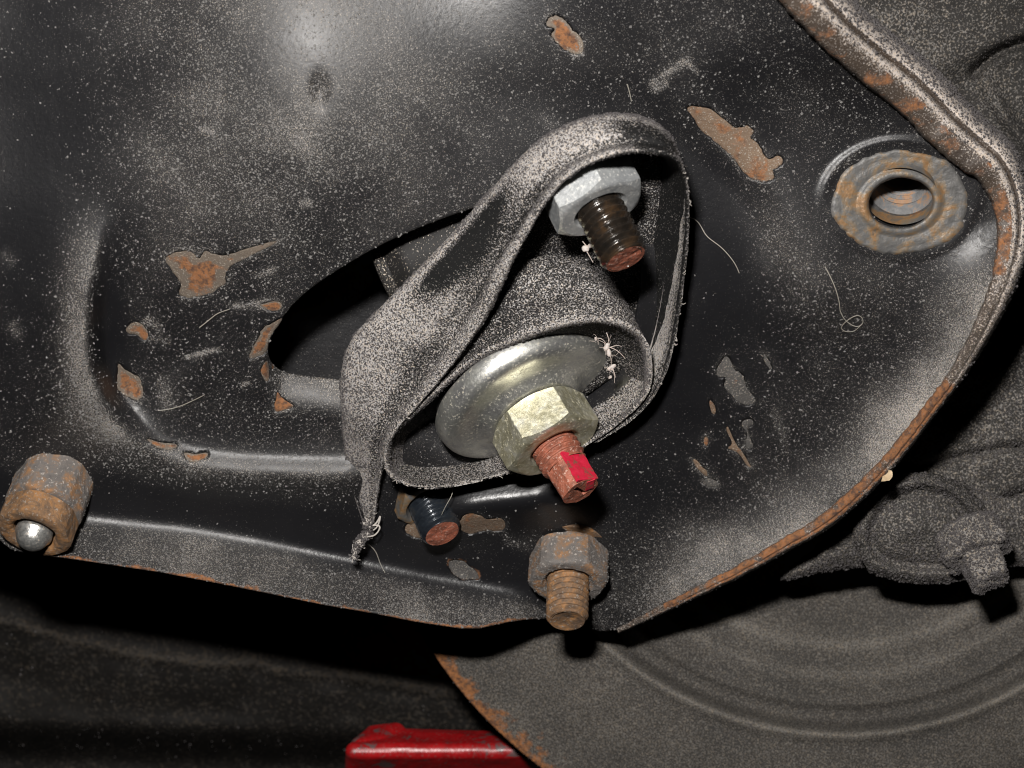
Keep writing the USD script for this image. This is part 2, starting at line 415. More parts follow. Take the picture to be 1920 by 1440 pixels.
M_REDPAINT = worn('chipped_red_enamel', [(.2, (.07, .06, .055)), (.40, (.09, .05, .05)), (.43, (.20, .004, .005)), (.6, (.30, .005, .007)), (.8, (.25, .005, .007))], scale=150, rough=(.3, .5), bump=.12, speck=(.16, .05, .045))
M_LINT = usdkit.material(stage, LK + 'pale_lint', {'p': ('principled_bsdf', {'base_color': (.36, .33, .30), 'roughness': .9})}, [], surface='p.BSDF')
M_WHITE = usdkit.material(stage, LK + 'white_fluff', {'p': ('principled_bsdf', {'base_color': (.46, .38, .33), 'roughness': .8, 'subsurface_weight': .2})}, [], surface='p.BSDF')
M_HAIR = usdkit.material(stage, LK + 'grey_hair', {'p': ('principled_bsdf', {'base_color': (.25, .235, .2), 'roughness': .7})}, [], surface='p.BSDF')
M_TAN = worn('tan_flake', [(.3, (.38, .27, .15)), (.6, (.55, .42, .27)), (.8, (.62, .52, .38))], scale=300, rough=(.7, .9), bump=.2)
M_GRIT = grit('pale_grit', [(.0, (.13, .125, .12)), (.35, (.30, .29, .275)), (.65, (.52, .49, .45)), (.86, (.78, .76, .72)), (.93, (.48, .31, .16)), (.97, (.55, .40, .25)), (1., (.30, .06, .07))])
M_FUZZ = grit('rubber_dust', [(.0, (.05, .045, .045)), (.35, (.22, .205, .198)), (.7, (.42, .395, .38)), (.9, (.66, .63, .61)), (.96, (.42, .27, .2)), (1., (.3, .08, .12))])

M_CHIP = dusty('chipped_steel', (.06, .05, .042), dust=(.30, .28, .25), rough=.7, lo=.68, hi=.82, gain=.3, film=.12, speck=3600, bump=.4, base2=(.135, .10, .07))
M_CHIP2 = dusty('chipped_tan', (.085, .06, .042), dust=(.30, .28, .25), rough=.75, lo=.68, hi=.82, gain=.3, film=.12, speck=3600, bump=.4, base2=(.15, .09, .05))
M_CHIP3 = dusty('scuffed_grey', (.015, .015, .016), dust=(.30, .28, .25), rough=.7, lo=.68, hi=.82, gain=.3, film=.12, speck=3600, bump=.3, base2=(.075, .07, .066))
CHIP = {id(M_PATCH): M_CHIP, id(M_PATCH2): M_CHIP2, id(M_SCUFF): M_CHIP3, id(M_RUST): M_CHIP}
# ---------------------------------------------------------------- the pressed plate
RIM = np.array([  # outer edge of the turned-up rim and the rim's width there
    (1505, -110, 105), (1555, -50, 105), (1603, 0, 105), (1658, 51, 105), (1751, 125, 106), (1810, 187, 104), (1868, 241, 100), (1907, 285, 92), (1932, 350, 80), (1938, 420, 70),
    (1925, 490, 60), (1897, 560, 48), (1850, 645, 37), (1800, 720, 31), (1756, 777, 28), (1700, 850, 30), (1640, 917, 30), (1560, 987, 30), (1490, 1028, 27),
    (1400, 1077, 23), (1320, 1115, 20), (1240, 1152, 15), (1160, 1188, 9)], float)
NR = 420
rimc = spline(RIM, NR)
_t = np.gradient(rimc[:, :2], axis=0); _t /= np.linalg.norm(_t, axis=1)[:, None]
rim_in = np.stack([-_t[:, 1], _t[:, 0]], -1)          # towards the plate


def rim_line(u):
    return rimc[:, :2] + rim_in * (rimc[:, 2] * u)[:, None]


RIDGE = [(190, 330), (186, 400), (176, 460), (166, 520), (158, 580), (157, 640), (166, 700), (190, 760), (232, 815), (295, 858), (370, 882), (450, 892), (540, 896), (640, 897), (740, 888)]
SHELF = [(730, 990), (830, 966), (930, 950), (1020, 938), (1120, 908)]
BEND = [(-120, 965), (150, 968), (330, 988), (480, 1012), (660, 1048), (800, 1078), (950, 1104), (1060, 1112)]
BOWL = [(1170, 160), (1280, 232), (1390, 330), (1450, 420), (1490, 540), (1505, 660)]
HOLE = [(503, 652), (520, 612), (560, 560), (640, 502), (740, 447), (870, 396), (1000, 372), (1150, 400), (1200, 520), (1150, 680), (1000, 800), (850, 800), (735, 738), (640, 712), (560, 703), (515, 686)]
hole_poly = Polygon(spline(HOLE, 160, True))
bend_x, bend_y = np.array(BEND).T
_rl = rim_line(.9)
rim_tree = cKDTree(_rl)


def plate_d(x, y):
    x, y = np.asarray(x, float), np.asarray(y, float)
    t = smoothstep(620, 1700, x)
    lo, hi = -60.0, 560 * (1 - t) + 220 * t
    u = np.clip((y - lo) / (hi - lo), 0, 1)
    K = .75
    d = K * (720 - np.maximum(y, hi)) + K * (hi - lo) * (.5 - (u ** 3 - u ** 4 / 2))
    d = d + smoothstep(640, 1500, x) * .62 * 40 * np.logaddexp(0, np.clip((200 - y) / 40, -30, 30))
    # the round-topped bulge of the upper left
    w = 1 - smoothstep(150, 620, y)
    dx = x - 570
    d = d - w * np.where(dx < 0, 150 * (1 - np.exp(-(dx / 380) ** 2)), 150 * (1 - np.exp(-(dx / 360) ** 2)))
    # pocket round the oval hole, with its raised border
    s, q = path_dist(RIDGE, x, y)
    fade = smoothstep(.02, .38, q) * (1 - smoothstep(.93, 1.0, q))
    bq = smoothstep(.48, .64, q)
    d = d + (56 - 20 * bq) * np.exp(-(np.abs(s) / np.where(s < 0, 30 + 26 * bq, 70 - 42 * bq)) ** 2) * fade
    d = d - (42 - 24 * bq) * smoothstep(0, 46, -s) * (1 - smoothstep(60, 330, -s)) * fade
    s, q = path_dist(SHELF, x, y)
    d = d + 56 * np.exp(-(s / 42) ** 2) * smoothstep(0, .4, q) * (1 - smoothstep(.7, 1, q))
    # flange turned out along the lower edge
    yb = np.interp(x, bend_x, bend_y)
    z = (y - yb) / 10
    d = d + 1.62 * 10 * np.logaddexp(0, np.clip(z, -60, 60)) * (1 - smoothstep(940, 1040, x))
    # shallow bowl on the right
    s, q = path_dist(BOWL, x, y)
    d = d + 26 * smoothstep(-40, 40, -s) * (1 - smoothstep(40, 260, -s)) * smoothstep(0, .2, q) * (1 - smoothstep(.8, 1, q))
    # curl up to the rim
    e, i = rim_tree.query(np.stack([x.ravel(), y.ravel()], -1)); e = e.reshape(x.shape)
    ti = (i / (NR - 1)).reshape(x.shape)
    d = d + 75 * np.clip(1 - e / 150, 0, 1) ** 2 * smoothstep(.40, .52, ti) * (1 - smoothstep(.9, 1, ti))
    # ring boss, dent
    rr = np.hypot(x - 1690, (y - 378) / .78)
    d = d + 7 * np.exp(-((rr - 148) / 9) ** 2) * smoothstep(420, 330, y) + 4 * smoothstep(150, 135, rr)
    d = d - 14 * np.exp(-(((x - 600) / 15) ** 2 + ((y - 172) / 27) ** 2))
    # rolled lower lip of the oval hole
    dist = hole_edge.query(np.stack([x.ravel(), y.ravel()], -1))[0].reshape(x.shape)
    lower = smoothstep(640, 690, y) * smoothstep(480, 530, x)
    d = d - 62 * np.clip(1 - dist / 75, 0, 1) ** 1.6 * lower
    d = d + (noise2(x, y, 190, 3, 3) - .5) * (1.5 + 7 * smoothstep(200, 500, y))
    return d


hole_edge = cKDTree(spline(HOLE, 600, True))

_edge = [tuple(p) for p in rim_line(.88)]
outline = [(-140, -140)] + [(1400, -140)] + _edge + [(1125, 1184), (1100, 1176), (1080, 1166), (1030, 1160), (990, 1161), (950, 1167), (900, 1178), (860, 1178), (780, 1166), (700, 1150), (600, 1133), (500, 1112),
                                                 (400, 1092), (300, 1073), (200, 1058), (120, 1046), (60, 1040), (20, 1030), (-10, 1005), (-140, 960)]
outline = Polygon(outline).buffer(0)


def rough_poly(pts, n=90, amp=2.5, seed=0):
    q = spline(pts, n, True)
    c = q.mean(0)
    nv = q - c; nv /= np.linalg.norm(nv, axis=1)[:, None] + 1e-9
    k = (noise2(q[:, 0], q[:, 1], 22, seed, 2) - .5) * 3.2 * amp + (noise2(q[:, 0], q[:, 1], 7, seed + 3, 3) - .5) * 2.4 * amp
    return Polygon(q + nv * k[:, None]).buffer(0)


PATCHES = [
    ('rust_patch', [(1028, 35), (1040, 27), (1056, 36), (1072, 52), (1088, 66), (1094, 88), (1082, 100), (1062, 94), (1046, 80), (1036, 66), (1042, 54), (1028, 50)], M_PATCH, 'tan rust spot with orange heart, bare of paint'),
    ('rust_patch', [(1287, 203), (1303, 199), (1328, 203), (1346, 214), (1372, 234), (1388, 240), (1400, 236), (1412, 246), (1408, 258), (1422, 270), (1434, 292), (1446, 296), (1462, 292), (1466, 306), (1448, 316), (1452, 330), (1440, 340), (1420, 338), (1398, 326), (1384, 308), (1370, 290), (1350, 272), (1326, 254), (1310, 236), (1298, 218)], M_PATCH2, 'long tan patch where the paint has peeled'),
    ('rust_patch', [(314, 486), (332, 474), (358, 472), (372, 482), (382, 470), (402, 474), (430, 476), (470, 463), (520, 452), (480, 474), (440, 494), (424, 512), (420, 532), (396, 546), (370, 556), (348, 558), (332, 552), (338, 536), (326, 510)], M_PATCH, 'broad grey and orange rust patch'),
    ('rust_patch', [(222, 684), (232, 690), (246, 700), (262, 712), (270, 734), (262, 748), (250, 750), (236, 744), (224, 730), (221, 706)], M_PATCH, 'oval orange rust patch in the pocket corner'),
    ('rust_patch', [(516, 602), (524, 598), (527, 604), (510, 624), (503, 644), (498, 660), (484, 668), (468, 672), (470, 656), (484, 632), (498, 614)], M_PATCH, 'rust strip on the edge of the oval hole'),
    ('rust_patch', [(497, 676), (503, 680), (504, 694), (505, 708), (498, 714), (490, 700), (490, 690)], M_RUST, None),
    ('rust_patch', [(521, 736), (530, 748), (550, 760), (538, 768), (516, 772), (516, 752)], M_RUST, None),
    ('rust_patch', [(498, 568), (520, 564), (530, 574), (520, 582), (500, 580), (488, 572)], M_PATCH, None),
    ('rust_patch', [(346, 848), (366, 850), (386, 848), (390, 854), (378, 862), (360, 866), (348, 858)], M_PATCH, None),
    ('rust_patch', [(275, 822), (296, 828), (314, 830), (330, 834), (322, 842), (304, 842), (286, 834)], M_PATCH, None),
    ('rust_patch', [(236, 616), (252, 604), (266, 610), (276, 622), (272, 636), (256, 628), (244, 626)], M_PATCH, None),
    ('rust_patch', [(868, 968), (884, 962), (904, 966), (920, 972), (936, 970), (948, 976), (946, 990), (932, 996), (912, 994), (892, 998), (872, 998), (864, 984)], M_PATCH2, 'brown patch beside the black stud'),
    ('rust_patch', [(762, 984), (778, 976), (790, 984), (796, 1002), (786, 1010), (772, 1004), (760, 996)], M_PATCH2, None),
    ('rust_patch', [(1345, 690), (1362, 668), (1376, 690), (1388, 700), (1400, 722), (1412, 744), (1418, 754), (1400, 760), (1384, 752), (1372, 740), (1356, 722), (1360, 706), (1346, 706)], M_SCUFF, 'grey scuffed patch streaked with rust'),
    ('scratch', [(1362, 798), (1367, 804), (1378, 828), (1392, 848), (1404, 868), (1408, 876), (1400, 872), (1388, 854), (1376, 844), (1366, 840), (1372, 830), (1364, 812)], M_PATCH2, 'orange scratch'),
    ('scratch', [(1300, 862), (1308, 864), (1318, 876), (1326, 884), (1326, 894), (1318, 888), (1306, 876)], M_PATCH2, None),
    ('scratch', [(1320, 898), (1332, 896), (1344, 904), (1346, 912), (1334, 914), (1322, 908), (1316, 902)], M_SCUFF, None),
    ('scratch', [(1330, 752), (1338, 758), (1341, 774), (1334, 772)], M_PATCH2, None),
    ('scratch', [(1394, 788), (1410, 786), (1412, 796), (1402, 802), (1408, 826), (1412, 838), (1402, 842), (1398, 832), (1400, 812), (1392, 800)], M_SCUFF, None),
    ('scratch', [(1322, 818), (1328, 824), (1325, 836), (1320, 830)], M_PATCH2, None),
    ('scratch', [(1432, 664), (1440, 674), (1448, 692), (1442, 690), (1434, 678)], M_SCUFF, None),
    ('scratch', [(842, 1054), (862, 1052), (880, 1060), (898, 1082), (876, 1086), (852, 1078)], M_SCUFF, None),
]
polys = [max(getattr(g, 'geoms', [g]), key=lambda h: h.area) for g in (rough_poly(p, 220, min(4.2, .085 * math.sqrt(Polygon(p).area)), 20 + i) for i, (_, p, _, _) in enumerate(PATCHES))]
chip_tree = cKDTree(np.vstack([np.array([p.exterior.interpolate(k / 150, normalized=True).coords[0] for k in range(150)]) for p in polys]))
ring_hole = Polygon([(1690 + 62 * math.cos(a), 378 + 46 * math.sin(a)) for a in np.linspace(0, 2 * np.pi, 60, endpoint=False)])
plate_poly = outline.difference(hole_poly).difference(ring_hole).difference(unary_union(polys))
if plate_poly.geom_type != 'Polygon':
    plate_poly = max(plate_poly.geoms, key=lambda g: g.area)
px, py, tri = fill(plate_poly, 5.0, None, edge=3.6)
pd = plate_d(px, py)
v, f, be = solid(px, py, pd, tri, 22)


def G(x, y, cx, cy, rx, ry, a=0.0):
    c, s = math.cos(math.radians(a)), math.sin(math.radians(a))
    X, Y = (x - cx) * c + (y - cy) * s, -(x - cx) * s + (y - cy) * c
    return np.exp(-(X / rx) ** 2 - (Y / ry) ** 2)


SCUFFS = [(1212, 164, 1300, 104, 9, .5), (1222, 176, 1256, 150, 6, .7), (1290, 118, 1312, 140, 5, .6), (340, 672, 420, 652, 5, .8), (425, 576, 530, 566, 7, .6), (272, 592, 306, 628, 9, .6), (262, 632, 330, 640, 8, .5), (520, 504, 470, 520, 7, .5), (300, 700, 318, 780, 14, .35), (452, 722, 470, 716, 4, .8), (560, 384, 590, 380, 9, .6), (940, 1010, 1000, 1030, 12, .3), (800, 1010, 940, 1040, 16, .25), (1545, 330, 1620, 280, 8, .4), (1450, 760, 1480, 860, 10, .3), (370, 240, 410, 250, 6, .5), (180, 450, 176, 520, 8, .4), (20, 600, 40, 640, 12, .5), (0, 470, 30, 500, 16, .35), (1100, 300, 1000, 200, 20, .25)]


def plate_dust_and_light(x, y):
    e, i = rim_tree.query(np.stack([x, y], -1)); ti = i / (NR - 1)
    u = .34 + 0 * x
    u += .20 * G(x, y, 560, 200, 330, 320) + .20 * G(x, y, 570, 90, 230, 190) - .12 * G(x, y, 120, 150, 160, 260)  # dust, plus a pale spot painting the soft glow of the flash
    u += .62 * np.exp(-(e / 75) ** 2) * smoothstep(.42, .55, ti) * (1 - smoothstep(.9, 1, ti)) + .26 * np.exp(-e / 210) * smoothstep(.42, .55, ti)
    u += .35 * G(x, y, 1470, 470, 60, 150, -25) - .28 * G(x, y, 1250, 700, 200, 260) - .22 * G(x, y, 1330, 420, 90, 170, -35)
    s, q = path_dist(RIDGE, x, y)
    u += .80 * np.exp(-((s - 4) / np.where(s < 4, 13, 46)) ** 2) * (1 - smoothstep(.54, .66, q)) * smoothstep(0, .3, q)
    u += .40 * np.exp(-((s + 12) / 26) ** 2) * smoothstep(.55, .65, q) * (1 - smoothstep(.9, 1, q))
    u -= .30 * G(x, y, 210, 620, 28, 120)  # paints in the shade on the left wall of the pocket
    yb = np.interp(x, bend_x, bend_y)
    fl = smoothstep(-14, 25, y - yb) * (1 - smoothstep(960, 1040, x))
    u += .36 * fl - .30 * smoothstep(60, 5, np.abs(y - yb + 45)) * (x < 1010)
    u -= .50 * np.exp(-((y - yb - 4) / 22) ** 2) * smoothstep(430, 700, x) * (x < 1040) + .3 * G(x, y, 950, 940, 180, 30)
    dist = hole_edge.query(np.stack([x, y], -1))[0]
    u += .6 * np.clip(1 - dist / 75, 0, 1) * smoothstep(665, 700, y) * smoothstep(490, 540, x) * (x < 760)
    u *= .62 + .76 * noise2(x, y, 130, 71, 3)
    u *= .75 + .5 * noise2((x + y) * .7 / 5, (y - x) * .7, 40, 72, 3)
    u += .12 * G(x, y, 380, 330, 260, 200)
    u -= .25 * G(x, y, 900, 980, 260, 60) + .22 * G(x, y, 60, 420, 120, 300)
    u += .25 * G(x, y, 1340, 1090, 130, 60, -28)
    for (x0_, y0_, x1_, y1_, w_, a_) in SCUFFS:
        L_ = math.hypot(x1_ - x0_, y1_ - y0_); t_ = ((x - x0_) * (x1_ - x0_) + (y - y0_) * (y1_ - y0_)) / L_ ** 2
        p_ = np.abs((x - x0_) * (y1_ - y0_) - (y - y0_) * (x1_ - x0_)) / L_
        u += a_ * np.exp(-(p_ / w_) ** 2) * smoothstep(-.05, .15, t_) * (1 - smoothstep(.7, 1.05, t_)) * (.3 + 1.4 * noise2(x, y, 11, 44, 2))
    e = chip_tree.query(np.stack([x, y], -1))[0]
    u += .55 * np.exp(-e / 5.5) * smoothstep(.42, .62, noise2(x, y, 30, 77, 2))
    return np.clip(u, .02, 1.2)


dust_light_f = plate_dust_and_light(px, py)
rust_f = np.zeros_like(px)
low = np.abs(np.interp(px, bend_x, bend_y) - py)
be_pts = np.stack([px, py], -1)[np.unique(be)]
ed = cKDTree(be_pts).query(np.stack([px, py], -1))[0]
rust_f += .56 * np.exp(-ed / 15) * (py > 1040) * (px < 1010) * (.5 + noise2(px, py, 45, 33, 2))
rust_f += .42 * np.exp(-(cKDTree(np.array(HOLE)[[0, 1, 15]]).query(np.stack([px, py], -1))[0] / 16) ** 2)
rust_b = np.full_like(px, .62)
plate = thing('pressed_plate', P(900, 720, 0), 'large black painted pressed steel plate, dusty and rust chipped, with an oval hole', 'steel plate')
ps = part(plate, 'sheet', (v, f), M_PAINT, attrs={'dust': np.concatenate([dust_light_f, dust_light_f * .4]), 'rust': np.concatenate([rust_f, rust_b])})
for poly, (nm, _, mat, lab) in zip(polys, PATCHES):
    poly = poly.intersection(outline.difference(hole_poly)).buffer(1.2)
    if poly.geom_type != 'Polygon': poly = max(poly.geoms, key=lambda g: g.area)
    x, y, t = fill(poly, 4.0, None, edge=3)
    d = plate_d(x, y) - 3.0 + (noise2(x, y, 16, 5, 3) - .5) * 4
    vv, ff, _ = solid(x, y, d, t, 15)
    ring = np.array([poly.exterior.interpolate(k / 300, normalized=True).coords[0] for k in range(300)])
    e = cKDTree(ring).query(np.stack([x, y], -1))[0]; e = e / max(e.max(), 1)
    rs = {id(M_PATCH): (.32, .23), id(M_PATCH2): (.34, .06), id(M_SCUFF): (.15, .18), id(M_RUST): (.45, .2)}[id(mat)]
    rs = rs[0] + rs[1] * smoothstep(.05, .8, e) + (noise2(x, y, 34, 91, 3) - .5) * .34
    part(plate, nm, (vv, ff), CHIP[id(mat)], attrs={'dust': np.full(2 * len(x), .38), 'rust': np.concatenate([rs, rs])}, label=lab)

# rim
prof = [(0.0, -12), (.04, 6), (.12, .38), (.22, .62), (.30, .74), (.34, .66), (.40, .66), (.45, .88), (.50, .98), (.60, 1.0), (.75, .95), (.90, .86), (.97, .74), (1.0, .45), (1.02, -.25)]
rows, dust_r, rust_r = [], [], []
tt = np.linspace(0, 1, NR)
wob = (noise2(tt * 2400, 0 * tt, 13, 9, 3) - .5)
wob2 = (noise2(tt * 2400, 0 * tt + 90, 60, 19, 2) - .5)
inner = rim_line(1.0)
d_in = plate_d(inner[:, 0], inner[:, 1])
for k, (u, h) in enumerate(prof):
    L = rim_line(u) + rim_in * (wob * (3.5 + 4.0 * (k >= 11)) + wob2 * 4 * (k > 7))[:, None]
    hh = rimc[:, 2] * .62
    if k == 0: d = d_in - 60
    elif k == 1: d = d_in - 20
    else: d = d_in + hh * h
    d = d + (noise2(L[:, 0], L[:, 1], 22, 4 + k, 3) - .5) * (6 if 1 < k < 14 else 0)
    rows.append(P(L[:, 0], L[:, 1], d))
    up = 1 - smoothstep(.38, .52, tt)
    top = (1.15 if k <= 4 else .02 if k in (5, 6) else .75 if k == 7 else .95 if k == 8 else .35 if k == 9 else .06)
    dust_r.append((top * up + (1 - up) * (.40 if k < 8 else .25)) + .2 * (noise2(L[:, 0], L[:, 1], 30, 8, 2) - .5))
    rz = (.42 * up * (k >= 9) + .40 * (k >= 8) * np.exp(-((tt - .47) / .05) ** 2)) + smoothstep(.575, .60, tt) * .55 * (1 - .45 * smoothstep(.93, 1., tt)) * (k >= 3)
    rust_r.append(rz)
nk = len(prof)
V = np.stack(rows, 0).reshape(-1, 3)
i, j = np.meshgrid(np.arange(nk - 1), np.arange(NR - 1), indexing='ij')
a = i * NR + j
rim_faces = np.stack([a, a + 1, a + NR + 1, a + NR], -1).reshape(-1, 4)
nrm = trimesh.Trimesh(V, np.vstack([rim_faces[:, :3], rim_faces[:, [0, 2, 3]]]), process=False).face_normals
if (nrm[:, 1] < 0).mean() < .5: rim_faces = rim_faces[:, ::-1]
rim_dust = np.stack(dust_r, 0).ravel()
rp = part(plate, 'turned_rim', (V, rim_faces), M_RIM, attrs={'dust': rim_dust, 'rust': np.stack(rust_r, 0).ravel()}, label='turned up rim, dusty along the top and rusty lower down')
grains(plate, 'rim_dust', V, rim_faces, np.clip(rim_dust - .3, 0.02, 2) * np.repeat(np.array([1.2] * 5 + [.4] * 2 + [.8] * 3 + [.2] * 5), NR), 9000, (1.2, 3.6), M_FUZZ, seed=4)
# grit on the sheet
gd = np.clip(dust_light_f - .12, .02, 2) ** 1.2
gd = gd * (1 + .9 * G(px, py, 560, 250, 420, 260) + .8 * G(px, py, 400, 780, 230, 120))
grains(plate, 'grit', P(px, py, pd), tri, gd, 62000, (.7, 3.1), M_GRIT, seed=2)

# rusty ring round the bolt hole
dx0 = 1690; dy0 = 378
def ring_sheet(prof, n=180, ripple=None):
    prof = np.asarray(prof, float)
    th = np.arange(n) / n * 2 * np.pi
    r = prof[:, 0][:, None] * np.ones(n); z = prof[:, 1][:, None] * np.ones(n); T = th[None] + 0 * r
    if ripple: r = ripple(r, T, z)
    c, s_ = math.cos(math.radians(-6)), math.sin(math.radians(-6))
    X, Y = r * np.cos(T), r * np.sin(T) * .775
    x, y = 1689 + X * c - Y * s_, 380 + X * s_ + Y * c
    Ro = np.maximum(r, 60) / np.maximum(r, 1)
    d = plate_d(x, y) + z
    V = P(x, y, d).reshape(-1, 3)
    k = len(prof); i, j = np.meshgrid(np.arange(k - 1), np.arange(n), indexing='ij')
    a, b = i * n + j, i * n + (j + 1) % n
    return V, orient(V, np.stack([a, b, b + n, a + n], -1).reshape(-1, 4))


def orient(V, F):
    """Turn faces so that most of the area looks at the viewer."""
    T = np.vstack([F[:, [0, 1, 2]], F[:, [0, 2, 3]]])
    c = np.cross(V[T[:, 1]] - V[T[:, 0]], V[T[:, 2]] - V[T[:, 0]])
    return F if (c * (CAM - V[T].mean(1))).sum() > 0 else F[:, ::-1]


def ring_rip(r, th, z):
    q = np.stack([np.cos(th) * 90, np.sin(th) * 90, 0 * th], -1).reshape(-1, 3)
    return r + np.clip((r - 108) / 18, 0, 1) * ((noise3(q, 62, 3).reshape(r.shape) - .5) * 20 + (noise3(q, 8, 4).reshape(r.shape) - .5) * 7)


rprof = [(61, -26), (60, -4), (62, 6), (66, 9), (72, 8.5), (77, 6), (82, 2.0), (86, 2.2), (94, 3.6), (104, 3.8), (108, 2.2), (112, 3.4), (120, 3.0), (126, 2.2), (129, -5)]
rv, rf_ = ring_sheet(rprof, 200, ring_rip)
rv, rf_ = bump_mesh((rv, rf_), 1.6, 13, 3)
part(plate, 'bare_ring', (rv, rf_), M_RING, smooth=40, label='bare rusty steel ring round the bolt hole')
_g = plate_d(np.array([1689., 1689., 1625., 1753.]), np.array([330., 430., 380., 380.]))
nfr = frame(1689, 380, float(_g.mean()), -.05, 1.0, 38)
hv = lathe([(64, -4), (64, -130), (20, -132), (.01, -132)][::-1], 64)
part(plate, 'hole_wall', place(hv, nfr, -14), M_RING, smooth=30)
wn = lathe([(64, -34), (57, -30), (50, -36), (46, -46), (49, -52), (45, -58), (49, -64), (45, -70), (49, -76), (45, -82), (49, -88), (46, -120)][::-1], 80)
part(plate, 'weld_nut', place(wn, nfr, -8), M_SCUFF, smooth=40)

# ---------------------------------------------------------------- rubber mount
B_S = [(684, 990), (654, 890), (640, 780), (640, 700), (660, 635), (705, 585), (780, 508), (850, 435), (920, 355), (1000, 272), (1070, 231), (1150, 213), (1220, 226), (1258, 256), (1270, 312), (1258, 430), (1240, 560), (1215, 660), (1175, 730), (1105, 785), (1000, 850)]
L_S = [(700, 980), (713, 888), (735, 818), (790, 752), (860, 665), (908, 590), (943, 512), (978, 448), (1016, 385), (1060, 332), (1115, 298), (1178, 281), (1240, 284), (1278, 306), (1292, 365), (1291, 450), (1281, 545), (1265, 645), (1238, 725), (1192, 782), (1120, 830)]
NS = 320
bs, ls = spline(B_S, NS), spline(L_S, NS)
tq = np.linspace(0, 1, NS)


def ribbon(rows_xy_d, label_closed=False):
    R = [P(r[:, 0], r[:, 1], d) for r, d in rows_xy_d]
    n = len(R[0]); k = len(R)
    V = np.vstack(R)
    jn = n if label_closed else n - 1
    i, j = np.meshgrid(np.arange(k - 1), np.arange(jn), indexing='ij')
    a, b = i * n + j, i * n + (j + 1) % n
    return V, np.stack([a, b, b + n, a + n], -1).reshape(-1, 4)


def orient(V, F):
    """Turn faces so that most of the area looks at the viewer."""
    T = np.vstack([F[:, [0, 1, 2]], F[:, [0, 2, 3]]])
    c = np.cross(V[T[:, 1]] - V[T[:, 0]], V[T[:, 2]] - V[T[:, 0]])
    return F if (c * (CAM - V[T].mean(1))).sum() > 0 else F[:, ::-1]


def lean(x, y):
    return .75 * (720 - y)


tipfade = smoothstep(0, .12, tq)
topk = smoothstep(.30, .50, tq)
rightk = smoothstep(.60, .72, tq)
lift = (28 + 95 * tipfade + 25 * topk - 60 * rightk)
base_d = lean(bs[:, 0], bs[:, 1]) - 8
lip_d = lean(ls[:, 0], ls[:, 1]) + lift
w1 = np.minimum(1, .25 + tipfade)[:, None]
cen = np.array([1010, 560])
inn = cen - ls; inn /= np.linalg.norm(inn, axis=1)[:, None]
wav = (noise2(tq * 1500, 0 * tq, 60, 31, 2) - .5)[:, None]
def mixl(u): return bs * (1 - u) + ls * u
def mixd(u): return base_d * (1 - u) + lip_d * u
bul = tipfade * (1 - rightk)
rows = [(bs - inn * 0 , base_d - 45),
        (bs, base_d + 18),
        (mixl(.08), mixd(.08) + 24 * bul),
        (mixl(.20), mixd(.20) + 26 * bul),
        (mixl(.40), mixd(.40) + 18 * bul),
        (mixl(.58), mixd(.58) + 8 * bul),
        (mixl(.70) + wav * 4, mixd(.70) - 4 * bul),
        (mixl(.78) + wav * 4, mixd(.78) - 16 * bul),
        (mixl(.85), mixd(.85) - 14 * bul),
        (mixl(.92), mixd(.92) + 4 * bul),
        (ls, lip_d),
        (ls + inn * 6 * w1, lip_d - 3),
        (ls + inn * 9 * w1, lip_d - 14),
        (ls + inn * 10 * w1, lip_d - 40),
        (mixl(.55) + inn * 26 * w1, mixd(.5) - 40),
        (bs + inn * (22 + 20 * rightk[:, None]) * w1, base_d - 60)]
V, F = ribbon(rows); F = orient(V, F)
nk = len(rows)
ku = np.repeat(np.arange(nk), NS); tk = np.tile(tq, nk)
X = np.concatenate([r[:, 0] for r, _ in rows]); Y = np.concatenate([r[:, 1] for r, _ in rows])
du = np.where(ku <= 5, .98, np.where(ku <= 8, .62, np.where(ku <= 10, .85, np.where(ku <= 12, .8, .32))))
du = du * (1 - np.clip(2.8 * G(X, Y, 866, 456, 36, 95, 40) * (ku >= 3), 0, 1)) * (1 - np.clip(1.8 * G(X, Y, 925, 540, 15, 150, 27) * (ku >= 5) * (ku <= 8), 0, 1)) * (1 - .85 * np.clip(1.3 * G(X, Y, 1215, 258, 75, 26, 25) * (ku >= 3), 0, 1))
du = du + .25 * (ku <= 2)
du = np.where((ku >= 11) & (tk > .6), .06 + .25 * smoothstep(.82, .92, tk), du)
du = np.clip(du * (.78 + .44 * noise2(X, Y, 55, 12, 3)), .0, 1.25)
vb, fb = bump_mesh((V, F), 1.5, 30, 5)
vb, fb = bump_mesh((vb, fb), .6, 6, 6)
mount = thing('rubber_engine_mount', P(930, 700, 60), 'black rubber mount coated in pale dust, looped round the zinc nut and dished washer', 'rubber mount')
part(mount, 'loop_band', (vb, fb), M_RUBBER, attrs={'dust': du})
grains(mount, 'loop_dust', vb, fb, np.clip(du - .1, .01, 2) ** 1.5, 26000, (.9, 2.9), M_FUZZ, seed=11)

